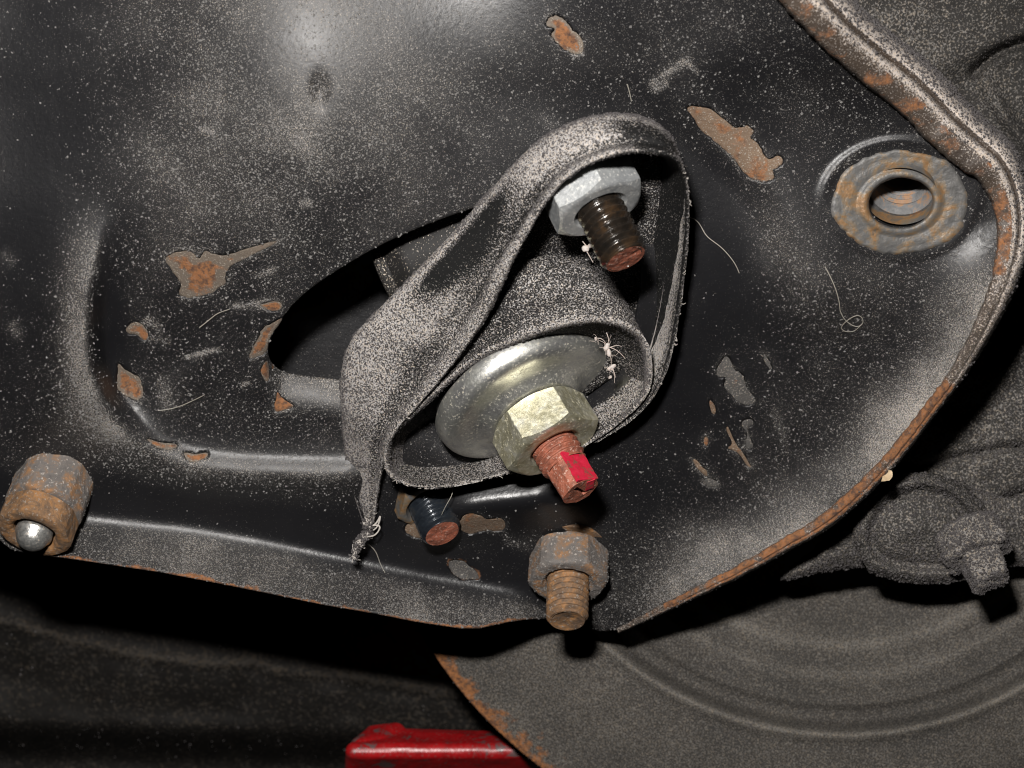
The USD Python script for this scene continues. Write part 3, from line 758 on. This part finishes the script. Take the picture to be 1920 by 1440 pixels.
L_B = [(722, 852), (735, 815), (790, 760), (860, 695), (930, 651), (1000, 622), (1080, 603), (1140, 601), (1190, 618), (1216, 652), (1221, 700), (1204, 752), (1130, 815), (1040, 862), (950, 889), (880, 906), (810, 916), (757, 908), (727, 886)]
B_B = [(735, 850), (748, 798), (775, 735), (820, 655), (878, 572), (945, 510), (1020, 480), (1088, 488), (1145, 525), (1182, 585), (1202, 650), (1190, 700), (1120, 760), (1030, 800), (940, 830), (880, 845), (820, 850), (780, 850), (750, 850)]
NB = 300
bs2, ls2 = spline(B_B, NB, True), spline(L_B, NB, True)
cen2 = np.array([975, 745])
in2 = cen2 - ls2; in2 /= np.linalg.norm(in2, axis=1)[:, None]
ld2 = lean(ls2[:, 0], ls2[:, 1]) + 100 - .05 * (ls2[:, 0] - 970)
bd2 = lean(bs2[:, 0], bs2[:, 1]) - 10 - 60 * smoothstep(760, 800, bs2[:, 1])
def m2(u): return bs2 * (1 - u) + ls2 * u
def md2(u): return bd2 * (1 - u) + ld2 * u
upz = (1 - smoothstep(640, 800, ls2[:, 1])) * (1 - smoothstep(1150, 1205, ls2[:, 0]))
rows2 = [(bs2, bd2 - 70), (bs2, bd2 + 5), (m2(.12), md2(.12) + 18 * upz), (m2(.3), md2(.3) + 26 * upz), (m2(.5), md2(.5) + 22 * upz), (m2(.66), md2(.66) + 12 * upz), (m2(.76), md2(.76) - 2), (m2(.82), md2(.82) - 1), (m2(.9), md2(.9) + 6), (ls2 - in2 * 2, ld2),
         (ls2 + in2 * 5, ld2 - 4), (ls2 + in2 * 9, ld2 - 16), (ls2 + in2 * 14, ld2 - 45), (ls2 + in2 * 34, ld2 - 95), (ls2 + in2 * 62, ld2 - 150), (ls2 + in2 * 110, ld2 - 190), (cen2 + 0 * ls2, ld2 * 0 - 170)]
V, F = ribbon(rows2, True); F = orient(V, F)
ku = np.repeat(np.arange(len(rows2)), NB)
X = np.concatenate([r[:, 0] for r, _ in rows2]); Y = np.concatenate([r[:, 1] for r, _ in rows2])
du2 = np.where(ku <= 5, .62, np.where(ku <= 8, .55, np.where(ku <= 11, .9, .22)))
bot = smoothstep(770, 850, Y) * (1 - smoothstep(960, 1040, X))
du2 = du2 + .6 * (ku >= 12) * (ku <= 13) * bot + .08 * (ku >= 11) * (ku <= 14) * smoothstep(1120, 1170, X) - .35 * G(X, Y, 900, 560, 60, 90, 40)
du2 = np.clip(du2 + (noise2(X, Y, 60, 14, 3) - .5) * .35, .03, 1.2)
vb, fb = bump_mesh((V, F), 1.3, 30, 7); vb, fb = bump_mesh((vb, fb), .6, 6, 8)
part(mount, 'inner_boot', (vb, fb), M_RUBBER, attrs={'dust': du2}, label='inner boot cupped round the washer')
grains(mount, 'boot_dust', vb, fb, np.clip(du2 - .1, .01, 2) ** 1.5, 17000, (.9, 2.7), M_FUZZ, seed=12)
# floor of the loop
fp = Polygon([(905, 600), (950, 510), (985, 445), (1030, 375), (1085, 325), (1150, 290), (1230, 270), (1262, 310), (1262, 430), (1244, 560), (1220, 660), (1100, 740), (980, 700)])
x, y, t = fill(fp, 9, None)
vv, ff, _ = solid(x, y, lean(x, y) - 40 + (noise2(x, y, 50, 3) - .5) * 8, t, 20)
part(mount, 'loop_floor', (vv, ff), M_RUBBER, attrs={'dust': np.full(len(vv), .38)})
grains(mount, 'floor_dust', P(x, y, lean(x, y) - 38), t, np.ones(len(x)), 3500, (.9, 2.4), M_FUZZ, seed=15)
# tuft at the lower tip of the loop
tu = [P(688, 978, -150 + 0), P(690, 996, -165), P(678, 1012, -150), P(668, 1030, -145), P(662, 1048, -140)]
ms = [tube(tu, 7, 2.5, 7)]
r = np.random.default_rng(5)
for k in range(70):
    u = r.random(); p0 = spline(np.array(tu), 50)[int(u * 49)]
    e = r.normal(size=3) * [6, 5, 7]
    ms.append(tube([p0, p0 + e * .6 + r.normal(size=3) * 2, p0 + e], .8, .5, 5, 8))
for pts in ([(692, 988), (706, 980), (713, 968), (709, 984), (700, 994)], [(700, 985), (712, 988), (704, 1002), (690, 1006)]):
    ms.append(tube([P(a, b, -150) for a, b in pts], 1.7, 1.2, 5, 24))
tuft = thing('lint_tuft', P(680, 1010, -150), 'grey frayed tail of lint at the bottom tip of the rubber loop', 'lint')
tm_ = bump_mesh(tube(tu, 8, 3, 14, 60), 5, 9, 3)
part(tuft, 'strand', join(ms + [tm_]), M_LINT)
grains(tuft, 'strand_dust', tm_[0], np.asarray(tm_[1]), np.ones(len(tm_[0])), 900, (1.0, 3.6), M_FUZZ, lift=1.5, seed=8)

# fibres standing on the rubber edges
ms = []
for k in range(110):
    j = int(r.random() * NS)
    p0 = P(ls[j, 0], ls[j, 1], lip_d[j])
    e = r.normal(size=3) * 3.6
    ms.append(tube([p0, p0 + e * .5 + r.normal(size=3), p0 + e], .7, .4, 4, 6))
for k in range(90):
    j = int(r.random() * NB)
    p0 = P(ls2[j, 0], ls2[j, 1], ld2[j]); e = r.normal(size=3) * 3.4
    ms.append(tube([p0, p0 + e * .5 + r.normal(size=3), p0 + e], .7, .4, 4, 6))
part(mount, 'edge_fibres', join(ms), M_LINT, kind='stuff')

# ---------------------------------------------------------------- dished washer, yellow nut and marked bolt
AX = (.5, .86)
TW = 63
wf = frame(991, 754, -4, *AX, TW)
k = (D - 5) / D
wp = [(40, 28), (78, 28), (90, 25), (100, 17), (112, 10), (128, 8), (146, 8), (159, 6), (169, 0), (176, -12), (178.5, -26), (176, -36), (168, -32), (150, -14), (60, -2), (40, -2)]
wash = thing('dished_washer', wf[0], 'broad dished zinc washer inside the rubber boot, under the yellow nut', 'washer')
q = lathe(spline(wp, 60)[::-1], 140)
part(wash, 'dish', bump_mesh(place(q, wf, 0, k), .7, 30, 2), M_WASHER, smooth=60)
cf = lathe([(0.01, -20), (120, -20), (150, -40), (160, -70), (160, -150), (150, -160), (.01, -160)][::-1], 80)
part(mount, 'core', place(cf, wf), M_BLACK, smooth=40, attrs=None)

n2 = thing('yellow_hex_nut', wf[0] + wf[1][2] * 30, 'yellow zinc plated hex nut on the dished washer', 'nut')
part(n2, 'nut_body', place(hex_nut(168, 82, 44, seed=2, worn=.8), (wf[0], np.stack([wf[1][0] * math.cos(-.07) + wf[1][1] * math.sin(-.07), -wf[1][0] * math.sin(-.07) + wf[1][1] * math.cos(-.07), wf[1][2]])), 29), M_GOLD, smooth=28)
b2 = thing('red_marked_bolt_end', wf[0] + wf[1][2] * 110, 'rusty bolt end with a red painted flat, sticking out of the yellow nut', 'bolt')
part(b2, 'threaded_shank', place(thread(45, 70, 13, 6.5, z0=85, chamfer=6, seed=3), wf), M_RUSTRED, smooth=25)
tip = m3.Manifold.cylinder(88, 39, 36, 40) ^ m3.CrossSection.square((58, 60), True).offset(4, m3.JoinType.Round, 2, 16).extrude(88).rotate((0, 0, 42))
tip = tip - m3.Manifold.cube((44, 9, 26), True).rotate((0, 0, 15)).translate((2, 0, 86))
tip = tip.refine_to_length(6)
tv, tf = bump_mesh(place(tip, wf, 124), 1.3, 9, 4)
tp = part(b2, 'flatted_tip', (tv, tf), M_RUSTRED, smooth=35)
mk = m3.Manifold.cube((5, 50, 66), True).translate((33.2, 5, 178)).rotate((0, 0, 42 - 90)).refine_to_length(7)
mk = mk ^ m3.Manifold.batch_hull([m3.Manifold.sphere(4, 12).translate(q_) for q_ in [(30 * math.sin(.84) * 1.2 + a_, -30 * math.cos(.84) * 1.2 + a_ * .9, z_) for a_, z_ in ((-24, 148), (-20, 196), (20, 140), (24, 208), (-4, 138), (6, 210))] ]).refine_to_length(7) if False else mk
part(tp, 'paint_mark', bump_mesh(place(mk, wf), 1.9, 12, 6), M_REDMARK, smooth=30, label='bright red paint mark')

mk2 = m3.Manifold.cube((30, 16, 5), True).translate((12, -18, 211)).rotate((0, 0, -20)).refine_to_length(6)
part(tp, 'paint_mark', bump_mesh(place(mk2, wf), 2.2, 9, 8), M_REDMARK, smooth=30, label='red paint at the very end')

# ---------------------------------------------------------------- zinc nut and black stud above
uf = frame(1094, 331, 318, .46, .89, 62)
n1 = thing('zinc_hex_nut', uf[0], 'dull grey zinc hex nut inside the top of the rubber loop', 'nut')
rot = math.radians(14)
R2 = np.stack([uf[1][0] * math.cos(rot) + uf[1][1] * math.sin(rot), -uf[1][0] * math.sin(rot) + uf[1][1] * math.cos(rot), uf[1][2]])
part(n1, 'nut_body', place(hex_nut(164, 110, 46, seed=5, worn=.8), (uf[0], R2), -28, .92), M_ZINC, smooth=28)
s1 = thing('oily_threaded_stud', uf[0], 'oily black threaded stud with rusty end, through the grey zinc nut', 'stud')
part(s1, 'threaded_shank', place(thread(46, 212, 14.5, 8.5, z0=-20, chamfer=9, seed=1), uf, 0, .92), M_OIL, smooth=22)
part(s1, 'end_face', place(disc(38.5, 191.5, 2.4, 2)[0:2], uf, 0, .92), M_RUSTRED, smooth=40)

# hidden stud below
lf = frame(806, 950, -165, .42, .90, 54)
s3 = thing('short_black_stud', lf[0], 'short blue black threaded stud with rusty end, below the rubber boot', 'stud')
part(s3, 'threaded_shank', place(thread(40, 130, 10.5, 5.5, z0=-60, chamfer=8, seed=8), lf, 0, 1.02), M_OIL2, smooth=22)
part(s3, 'end_face', place(disc(33.5, 69.5, 2.2, 4), lf, 0, 1.02), M_RUSTRED, smooth=40)
n5 = thing('half_hidden_nut', lf[0], 'small grey nut half hidden behind the rubber at the short black stud', 'nut')
part(n5, 'nut_body', place(hex_nut(116, 50, 41, seed=6, worn=.8), lf, -52), M_RING, smooth=28)

# ---------------------------------------------------------------- rusty nut and bolt at the bottom
bf = frame(1066, 1055, -235, -.03, 1.0, 55)
kb = (D + 235) / D
n3 = thing('rusty_hex_nut', bf[0], 'rust and dust covered hex nut on the plate near its bottom edge', 'nut')
rot = math.radians(8)
R3 = np.stack([bf[1][0] * math.cos(rot) + bf[1][1] * math.sin(rot), -bf[1][0] * math.sin(rot) + bf[1][1] * math.cos(rot), bf[1][2]])
part(n3, 'nut_body', place(hex_nut(136, 72, 41, seed=7, worn=1.8, rnd=.95), (bf[0], R3), -26, kb), M_RUSTNUT, smooth=30)
wz = lathe([(40, -40), (76, -40), (78, -34), (76, -28), (40, -28)][::-1], 60)
part(n3, 'nut_washer', bump_mesh(place(wz, bf, 0, kb), 2.0, 16, 4), M_RUST, smooth=40)
s4 = thing('rusty_bolt_end', bf[0], 'brown rusty threaded bolt end in the nut at the bottom edge', 'bolt')
part(s4, 'threaded_shank', place(thread(39.5, 160, 12, 4.2, z0=-30, chamfer=9, seed=6), bf, 0, kb), M_RUST, smooth=25)
part(s4, 'end_face', place(disc(32.5, 129.5, 1.5, 5, dish=4), bf, 0, kb), M_RUST, smooth=40)

nv_ = place(hex_nut(136, 72, 41, seed=7, worn=1.8, rnd=.95), (bf[0], R3), -26, kb)
grains(n3, 'nut_dust', nv_[0], nv_[1], np.ones(len(nv_[0])), 1500, (.7, 2.2), M_GRIT, seed=31)
# ---------------------------------------------------------------- stacked rusty nuts on the left
qf = frame(110, 885, -160, -.36, .93, 57)
kq = (D + 160) / D
n4 = thing('stacked_rusty_nut', qf[0], 'upper of two stacked rusty nuts, against the plate', 'nut')
rot = math.radians(14)
def turned(fr, a): return (fr[0], np.stack([fr[1][0] * math.cos(a) + fr[1][1] * math.sin(a), -fr[1][0] * math.sin(a) + fr[1][1] * math.cos(a), fr[1][2]]))
part(n4, 'nut_body', place(hex_nut(138, 122, 40, seed=9, worn=1.8, rnd=.91), turned(qf, rot), -30, kq), M_RUSTNUT, smooth=32)
nv_ = place(hex_nut(138, 122, 40, seed=9, worn=1.8, rnd=.91), turned(qf, rot), -30, kq)
grains(n4, 'nut_dust', nv_[0], nv_[1], np.ones(len(nv_[0])), 900, (.7, 2.2), M_GRIT, seed=32)
n6 = thing('stacked_rusty_nut', qf[0] + qf[1][2] * 55, 'lower of two stacked rusty nuts, bright stud end in it', 'nut')
part(n6, 'nut_body', place(hex_nut(132, 54, 40, seed=11, worn=1.6, rnd=.92), turned(qf, math.radians(-4)), 97, kq), M_RUST, smooth=32)
s5 = thing('domed_stud_end', qf[0] + qf[1][2] * 125, 'shiny rounded steel stud end in the stacked rusty nuts', 'stud')
dome = lathe([(36, -60), (37.5, 0), (38.5, 6), (38, 10), (34, 14), (32, 20), (28, 27), (21, 33), (12, 36.5), (.01, 38)], 60)
part(s5, 'dome', place((dome[0] * [.9, .9, 1], dome[1]), qf, 144, kq), M_BRIGHT, smooth=40)

# ---------------------------------------------------------------- what lies behind the oval hole
a0, a1 = P(722, 512, 30), P(1060, 365, 60)
ax = a1 - a0; ln = np.linalg.norm(ax); ax /= ln
e1 = np.cross(ax, [0, 1, 0]); e1 /= np.linalg.norm(e1)
sl = lathe([(.01, -6), (62, -6), (70, -2), (73, 4), (72, 9), (66, 14), (68, 20), (88, 42), (92, 60), (92, ln)], 72)
sv = place(sl, (a0, np.stack([e1, np.cross(ax, e1), ax])))
sleeve = thing('black_sleeve', a0, 'smooth black rubber sleeve seen inside the oval hole', 'sleeve')
part(sleeve, 'barrel', sv, M_BLACK, attrs={'dust': np.where(np.arange(len(sv[0])) < 72 * 6, .5, .22)})
bp = Polygon([(380, 380), (1250, 250), (1260, 900), (400, 900)])
x, y, t = fill(bp, 24, None)
bd = -230 + 1.0 * (620 - y) * .25 + (noise2(x, y, 120, 6) - .5) * 26
bk = thing('inner_panel', P(800, 640, -230), 'dark inner panel deep behind the oval hole', 'panel')
vv, ff, _ = solid(x, y, bd, t, 20)
part(bk, 'panel_sheet', (vv, ff), M_PAINT, attrs={'dust': np.full(len(vv), .22), 'rust': np.zeros(len(vv))})

# ---------------------------------------------------------------- dusty disc, lower right
th = np.linspace(-.35, math.pi + .25, 300); rad = np.concatenate([np.linspace(150, 829, 130), [833, 836, 836]])
T, Rr = np.meshgrid(th, rad)
xx = 1580 + Rr * np.cos(T) / .93; yy = 790 + Rr * np.sin(T) * 1.0
def disc_d(r, x, y):
    d = -575 - .10 * (y - 1200) + .06 * (x - 1300)
    d += 52 * smoothstep(556, 590, r)
    d += 14 * np.exp(-((r - 588) / 12) ** 2)
    d += 24 * smoothstep(390, 424, r) + 20 * smoothstep(448, 482, r) - 40 * smoothstep(400, 300, r) + 10 * np.exp(-((r - 530) / 8) ** 2)
    d -= 45 * smoothstep(620, 836, r)
    return d
dd = disc_d(Rr, xx, yy) + (noise2(xx, yy, 60, 17, 4) - .5) * 10
dd[-1] -= 22
V = P(xx, yy, dd).reshape(-1, 3)
nr_, nt_ = T.shape
i, j = np.meshgrid(np.arange(nr_ - 1), np.arange(nt_ - 1), indexing='ij'); a = i * nt_ + j
F = orient(V, np.stack([a, a + 1, a + nt_ + 1, a + nt_], -1).reshape(-1, 4))
rf = Rr.ravel()
ddu = .36 + .6 * np.exp(-((rf - 588) / 11) ** 2) + .5 * np.exp(-((rf - 418) / 20) ** 2) + .36 * np.exp(-((rf - 476) / 16) ** 2) + .12 * smoothstep(600, 700, rf)
ddu = ddu + (noise2(xx, yy, 90, 5, 3).ravel() - .5) * .3
dru = .46 * np.exp(-((836 - rf) / 34)) + .20 * smoothstep(600, 680, rf)
dsc = thing('backing_disc', P(1400, 1250, -575), 'large dusty grey disc with pressed rings and a rusty outer edge', 'disc')
part(dsc, 'disc_face', (V, F), M_DISC, attrs={'dust': ddu, 'rust': dru})
grains(dsc, 'disc_dust', V, F, np.clip(ddu, .05, 2), 7000, (.9, 2.8), M_FUZZ, seed=21)

# ---------------------------------------------------------------- grimy torn boot, right
def lump(par, name, pts, dfun, mat, dens, spacing=7, thick=30, seed=0, edge_amp=5, ng=4000, rust=.1, amp=(16, 6), roundb=None, gsize=(1.2, 4)):
    poly = rough_poly(pts, 260, edge_amp, seed)
    x, y, t = fill(poly, spacing, None, edge=4)
    d = dfun(x, y) + (noise2(x, y, 70, seed, 4) - .5) * 2 * amp[0] + (noise2(x, y, 14, seed + 5, 3) - .5) * 2 * amp[1]
    if roundb:
        ring = np.array([poly.exterior.interpolate(k / 500, normalized=True).coords[0] for k in range(500)])
        e = cKDTree(ring).query(np.stack([x, y], -1))[0]
        u = np.clip(1 - e / roundb[0], 0, 1)
        d = d - roundb[1] * (1 - np.sqrt(np.clip(1 - u * u, 0, 1)))
    vv, ff, _ = solid(x, y, d, t, thick)
    du = dens(x, y) if callable(dens) else np.full(len(x), dens)
    du = np.clip(du + (noise2(x, y, 50, seed + 3, 3) - .5) * .5, .02, 1.2)
    part(par, name, (vv, ff), mat, attrs={'dust': np.concatenate([du, du]), 'rust': np.full(2 * len(x), rust)})
    if ng:
        grains(par, name + '_dust', P(x, y, d), t, du, ng, gsize, M_FUZZ, seed=seed)


boot = thing('torn_rubber_boot', P(1700, 900, -290), 'crumpled grimy rubber boot with ragged lower edge beside the rusty rim', 'rubber boot')
def crease(path, w, depth):
    def fn(x, y):
        s, q = path_dist(path, x, y)
        return -depth * np.exp(-(s / w) ** 2) * smoothstep(0, .1, q) * (1 - smoothstep(.9, 1, q))
    return fn
c1 = crease([(1640, 900), (1700, 880), (1780, 862), (1860, 845), (1990, 830)], 7, 34)
c2 = crease([(1860, 960), (1890, 935), (1960, 920)], 9, 40)
c3 = crease([(1730, 1072), (1790, 1050), (1840, 1010), (1870, 990)], 7, 30)
lump(boot, 'upper_skin', [(1690, 560), (1990, 480), (1990, 980), (1900, 985), (1820, 975), (1700, 990), (1600, 1000), (1500, 1000), (1560, 860)],
     lambda x, y: -300 - .25 * (y - 800) + c1(x, y) + c2(x, y), M_BACK, lambda x, y: .45 + .25 * smoothstep(760, 640, y), seed=41, ng=11000, rust=.12, amp=(22, 9))
lump(boot, 'lower_fold', [(1465, 1088), (1500, 1050), (1560, 990), (1620, 930), (1700, 905), (1790, 900), (1880, 930), (1990, 940), (1990, 1060), (1920, 1062), (1850, 1075), (1800, 1086), (1740, 1092), (1690, 1090), (1655, 1074), (1630, 1062), (1570, 1070), (1520, 1078)],
     lambda x, y: -285 - .45 * (y - 980) + c3(x, y) + 40 * np.exp(-((x - 1720) / 90) ** 2 - ((y - 980) / 80) ** 2), M_BACK, .5, seed=43, ng=9000, rust=.14, edge_amp=7, roundb=(40, 40), thick=40, amp=(26, 12))
cc = [(1604, 982), (1600, 1012), (1612, 1048), (1632, 1072), (1668, 1086), (1733, 1094), (1800, 1090), (1840, 1070), (1860, 1020), (1845, 950), (1800, 905), (1730, 885), (1665, 900), (1625, 940)]
def cap_d(x, y):
    e = Polygon(cc).exterior
    q = np.array([e.interpolate(k / 400, normalized=True).coords[0] for k in range(400)])
    g = cKDTree(q).query(np.stack([x, y], -1))[0]
    return -232 - .40 * (y - 980) + 14 * np.exp(-((g - 16) / 8) ** 2) - 16 * np.exp(-((g - 34) / 9) ** 2) + 26 * smoothstep(30, 110, g)
lump(boot, 'rounded_cap', cc, cap_d, M_BACK, lambda x, y: .5 + .2 * (noise2(x, y, 40, 9, 3) - .5), seed=47, ng=4500, rust=.2, edge_amp=3, roundb=(22, 26), thick=50, amp=(9, 5), spacing=5)
sf = frame(1820, 1010, -232, .42, .90, 62)
stub = thing('dust_caked_bolt', sf[0], 'bolt end thickly caked with grey dust below the torn boot', 'bolt')
st = m3.Manifold.batch_hull([m3.Manifold.sphere(12, 20).translate((60 * math.cos(k * 1.047), 60 * math.sin(k * 1.047), z)) for k in range(6) for z in (-10, 32)])
st2 = m3.Manifold.batch_hull([m3.Manifold.sphere(16, 20).translate((30 * math.cos(k * 1.57 + .5), 30 * math.sin(k * 1.57 + .5), z)) for k in range(4) for z in (0, 92)])
stv = bump_mesh(place((st + st2).refine_to_length(6), sf), 7, 22, 6); stv = bump_mesh(stv, 2.5, 6, 4)
part(stub, 'caked_head', stv, M_BACK, attrs={'dust': np.full(len(stv[0]), 1.0), 'rust': np.full(len(stv[0]), .1)})
grains(stub, 'caked_dust', stv[0], stv[1], np.ones(len(stv[0])), 5000, (1.4, 4.2), M_FUZZ, seed=9)

# ---------------------------------------------------------------- dusty housing, top right
cr1 = crease([(1820, 150), (1836, 125), (1862, 104), (1900, 86), (1990, 60)], 9, 60)
cr2 = crease([(1836, 135), (1858, 175), (1885, 220), (1930, 275), (1980, 340)], 14, -26)
hs = thing('dusty_housing', P(1800, 150, -260), 'dark dusty casting behind the top of the turned rim, with one deep crease', 'housing')
lump(hs, 'casting', [(1440, -140), (2040, -160), (2040, 560), (1930, 560), (1800, 420), (1640, 200), (1520, 60)],
     lambda x, y: -250 + .3 * (150 - y) - .12 * (x - 1700) + cr1(x, y) + cr2(x, y) + 30 * smoothstep(0, 60, 150 + (x - 1836) * -.4 - y), M_BACK,
     lambda x, y: .20 + .30 * G(x, y, 1720, 60, 160, 60, 30) + .25 * G(x, y, 1880, 190, 60, 40, 45), seed=51, ng=4500, rust=.14, amp=(14, 3), gsize=(.8, 2.6))

# ---------------------------------------------------------------- chassis rail and red arm, bottom left
RL = [(-150, 1130), (0, 1163), (150, 1203), (230, 1222), (320, 1236), (430, 1243), (480, 1240), (520, 1256), (600, 1262), (700, 1275), (870, 1300), (1300, 1340)]
rr1 = crease(RL, 7, -20)
rail = thing('chassis_rail', P(400, 1250, -980), 'grimy black chassis rail in shadow below the plate', 'chassis rail')
def rail_d(x, y):
    s, q = path_dist(RL, x, y)
    d = -980 + .10 * (1250 - y) + rr1(x, y) - 50 * smoothstep(0, 120, s)
    d = d - 220 * smoothstep(1350, 1430, y - .02 * x + 14 * (noise2(x, y, 120, 8, 3) - .5))
    return d
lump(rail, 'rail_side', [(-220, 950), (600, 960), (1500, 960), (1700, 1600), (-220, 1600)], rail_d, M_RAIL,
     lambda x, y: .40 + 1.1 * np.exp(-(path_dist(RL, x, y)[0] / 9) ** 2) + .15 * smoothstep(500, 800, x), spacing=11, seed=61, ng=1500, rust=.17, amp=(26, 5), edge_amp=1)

def hullpts(pts, rr):
    return m3.Manifold.batch_hull([m3.Manifold.sphere(rr, 24).translate(tuple(map(float, P(*p)))) for p in pts])
arm = hullpts([(664, 1408, -700), (704, 1380, -800), (1080, 1392, -800), (1080, 1408, -700), (656, 1640, -1500), (1080, 1640, -1500), (672, 1640, -1540), (1080, 1640, -1540)], 19)
arm = arm + hullpts([(700, 1380, -790), (742, 1376, -795), (676, 1402, -720), (716, 1396, -740)], 24)
av, af = bump_mesh(arm.refine_to_length(9), 0, 1) if False else (lambda mm: (np.array(mm.vert_properties[:, :3], float), np.array(mm.tri_verts)))(arm.refine_to_length(10).to_mesh())
red = thing('red_steel_arm', P(820, 1420, -740), 'chipped red painted steel arm at the bottom edge of the picture', 'steel arm')
part(red, 'arm_body', bump_mesh((av, af), 2.5, 40, 3), M_REDPAINT, smooth=40)

# the underside of the car far behind everything
x, y, t = fill(Polygon([(-900, -800), (2900, -800), (2900, 2300), (-900, 2300)]), 80, None)
vv, ff, _ = solid(x, y, -1500 + (noise2(x, y, 400, 3) - .5) * 120, t, 40)
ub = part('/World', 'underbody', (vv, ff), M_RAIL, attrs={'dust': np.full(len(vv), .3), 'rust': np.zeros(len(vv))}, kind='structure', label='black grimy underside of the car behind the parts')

# ---------------------------------------------------------------- fluff, hairs, flakes
wt = []
C = P(1140, 655, 120)
for k, (a, b) in enumerate([((1118, 634), (1136, 644)), ((1137, 624), (1140, 650)), ((1140, 650), (1172, 672)), ((1142, 652), (1166, 650)), ((1140, 660), (1146, 684)), ((1143, 690), (1154, 708)), ((1146, 684), (1152, 718))]):
    wt.append(tube([P(*a, 122), P((a[0] + b[0]) / 2 + 2, (a[1] + b[1]) / 2 - 3, 126), P(*b, 120)], .8, .4, 6, 12))
for (x, y, rx, ry, an) in [(1117, 635, 2.5, 3.5, 0), (1138, 650, 5, 8, -20), (1142, 662, 4, 8, 10), (1147, 688, 4, 9, -55), (1144, 708, 2.5, 4, -50)]:
    s_ = trimesh.creation.icosphere(2, 1.0); vv = s_.vertices * [rx, 5, ry]
    c_, s2 = math.cos(math.radians(an)), math.sin(math.radians(an))
    vv = np.stack([vv[:, 0] * c_ - vv[:, 2] * s2, vv[:, 1], vv[:, 0] * s2 + vv[:, 2] * c_], -1) + P(x, y, 124)
    wt.append(bump_mesh((vv, s_.faces), 2.4, 4, 3))
for k in range(16):
    c0 = np.array([(1138, 650), (1143, 664), (1147, 690), (1119, 636)][k % 4]) + r.normal(size=2) * 4
    e = r.normal(size=2) * 8
    wt.append(tube([P(*c0, 124), P(*(c0 + e * .6 + r.normal(size=2) * 3), 126), P(*(c0 + e), 124)], .4, .25, 4, 8))
wt = [(q_[0], q_[1]) for q_ in wt]
wl = thing('white_fluff', C, 'small white wisp of fluff caught between the dished washer and the rubber boot', 'fluff')
part(wl, 'wisp', join(wt), M_WHITE)
s_ = trimesh.creation.icosphere(2, 1.0)
wf2 = thing('white_speck', P(1100, 466, 250), 'tiny pale crumb of fluff below the grey zinc nut', 'fluff')
part(wf2, 'crumb', join([bump_mesh((s_.vertices * [7, 5, 6] + P(1098, 466, 255), s_.faces), 2, 5, 1), bump_mesh((s_.vertices * [4, 4, 4] + P(1106, 461, 255), s_.faces), 1.5, 4, 2), tube([P(1098, 468, 255), P(1104, 478, 252), P(1112, 492, 250)], 1.0, .6, 5, 10), tube([P(1100, 462, 255), P(1092, 452, 258)], 1.0, .6, 5, 10)]), M_WHITE)


def hair(name, pts, lab, r0=1.0, mat=M_HAIR, lift=6, group=None):
    a = np.array(pts, float); q = spline(a, 40)
    d = plate_d(q[:, 0], q[:, 1]) + lift
    t = thing(name, P(*q[0], d[0]), lab, 'hair', group)
    part(t, 'fibre', tube(P(q[:, 0], q[:, 1], d), r0, r0 * .7, 5, 60), mat)


hair('loose_hair', [(1291, 407), (1310, 418), (1325, 442), (1350, 462), (1375, 490), (1386, 512)], 'thin pale hair beside the right side of the rubber loop')
hair('loose_hair', [(1547, 500), (1562, 530), (1572, 560), (1575, 582)], 'straight pale hair below the bare ring')
hair('loose_hair', [(1575, 582), (1585, 600), (1605, 612), (1618, 604), (1610, 592), (1590, 600), (1578, 616), (1596, 622), (1614, 610)], 'curled tangle of pale hair on the plate below the bare ring', .8)
hair('loose_hair', [(374, 614), (392, 600), (408, 588), (430, 580)], 'pale hair beside the broad rust patch above the pocket', 1.0)
hair('loose_hair', [(296, 770), (330, 764), (364, 750), (384, 740)], 'pale hair in the pocket beside the orange oval rust patch', .9)
hair('loose_hair', [(690, 1020), (704, 1034), (712, 1054), (722, 1074)], 'thin hair hanging from the frayed lint tail', .8)
hair('loose_hair', [(846, 908), (848, 925), (838, 945), (828, 965)], 'hair lying across the short black stud', .8, lift=45)
hair('loose_hair', [(1176, 158), (1180, 172), (1184, 190)], 'short hair standing above the top of the rubber loop', .9)

fx = [(1649, 884), (1660, 879), (1673, 883), (1674, 893), (1668, 901), (1652, 903), (1655, 894)]
x, y, t = fill(Polygon(fx), 4, None)
vv, ff, _ = solid(x, y, float(plate_d(np.array([1640.]), np.array([890.]))[0]) + 28 + (noise2(x, y, 9, 3) - .5) * 14 - .4 * (y - 890), t, 4)
flk = thing('tan_flake', vv.mean(0), 'curled cream flake hanging on the rusty rim edge', 'flake')
part(flk, 'flake_sheet', (vv, ff), M_TAN, smooth=40)
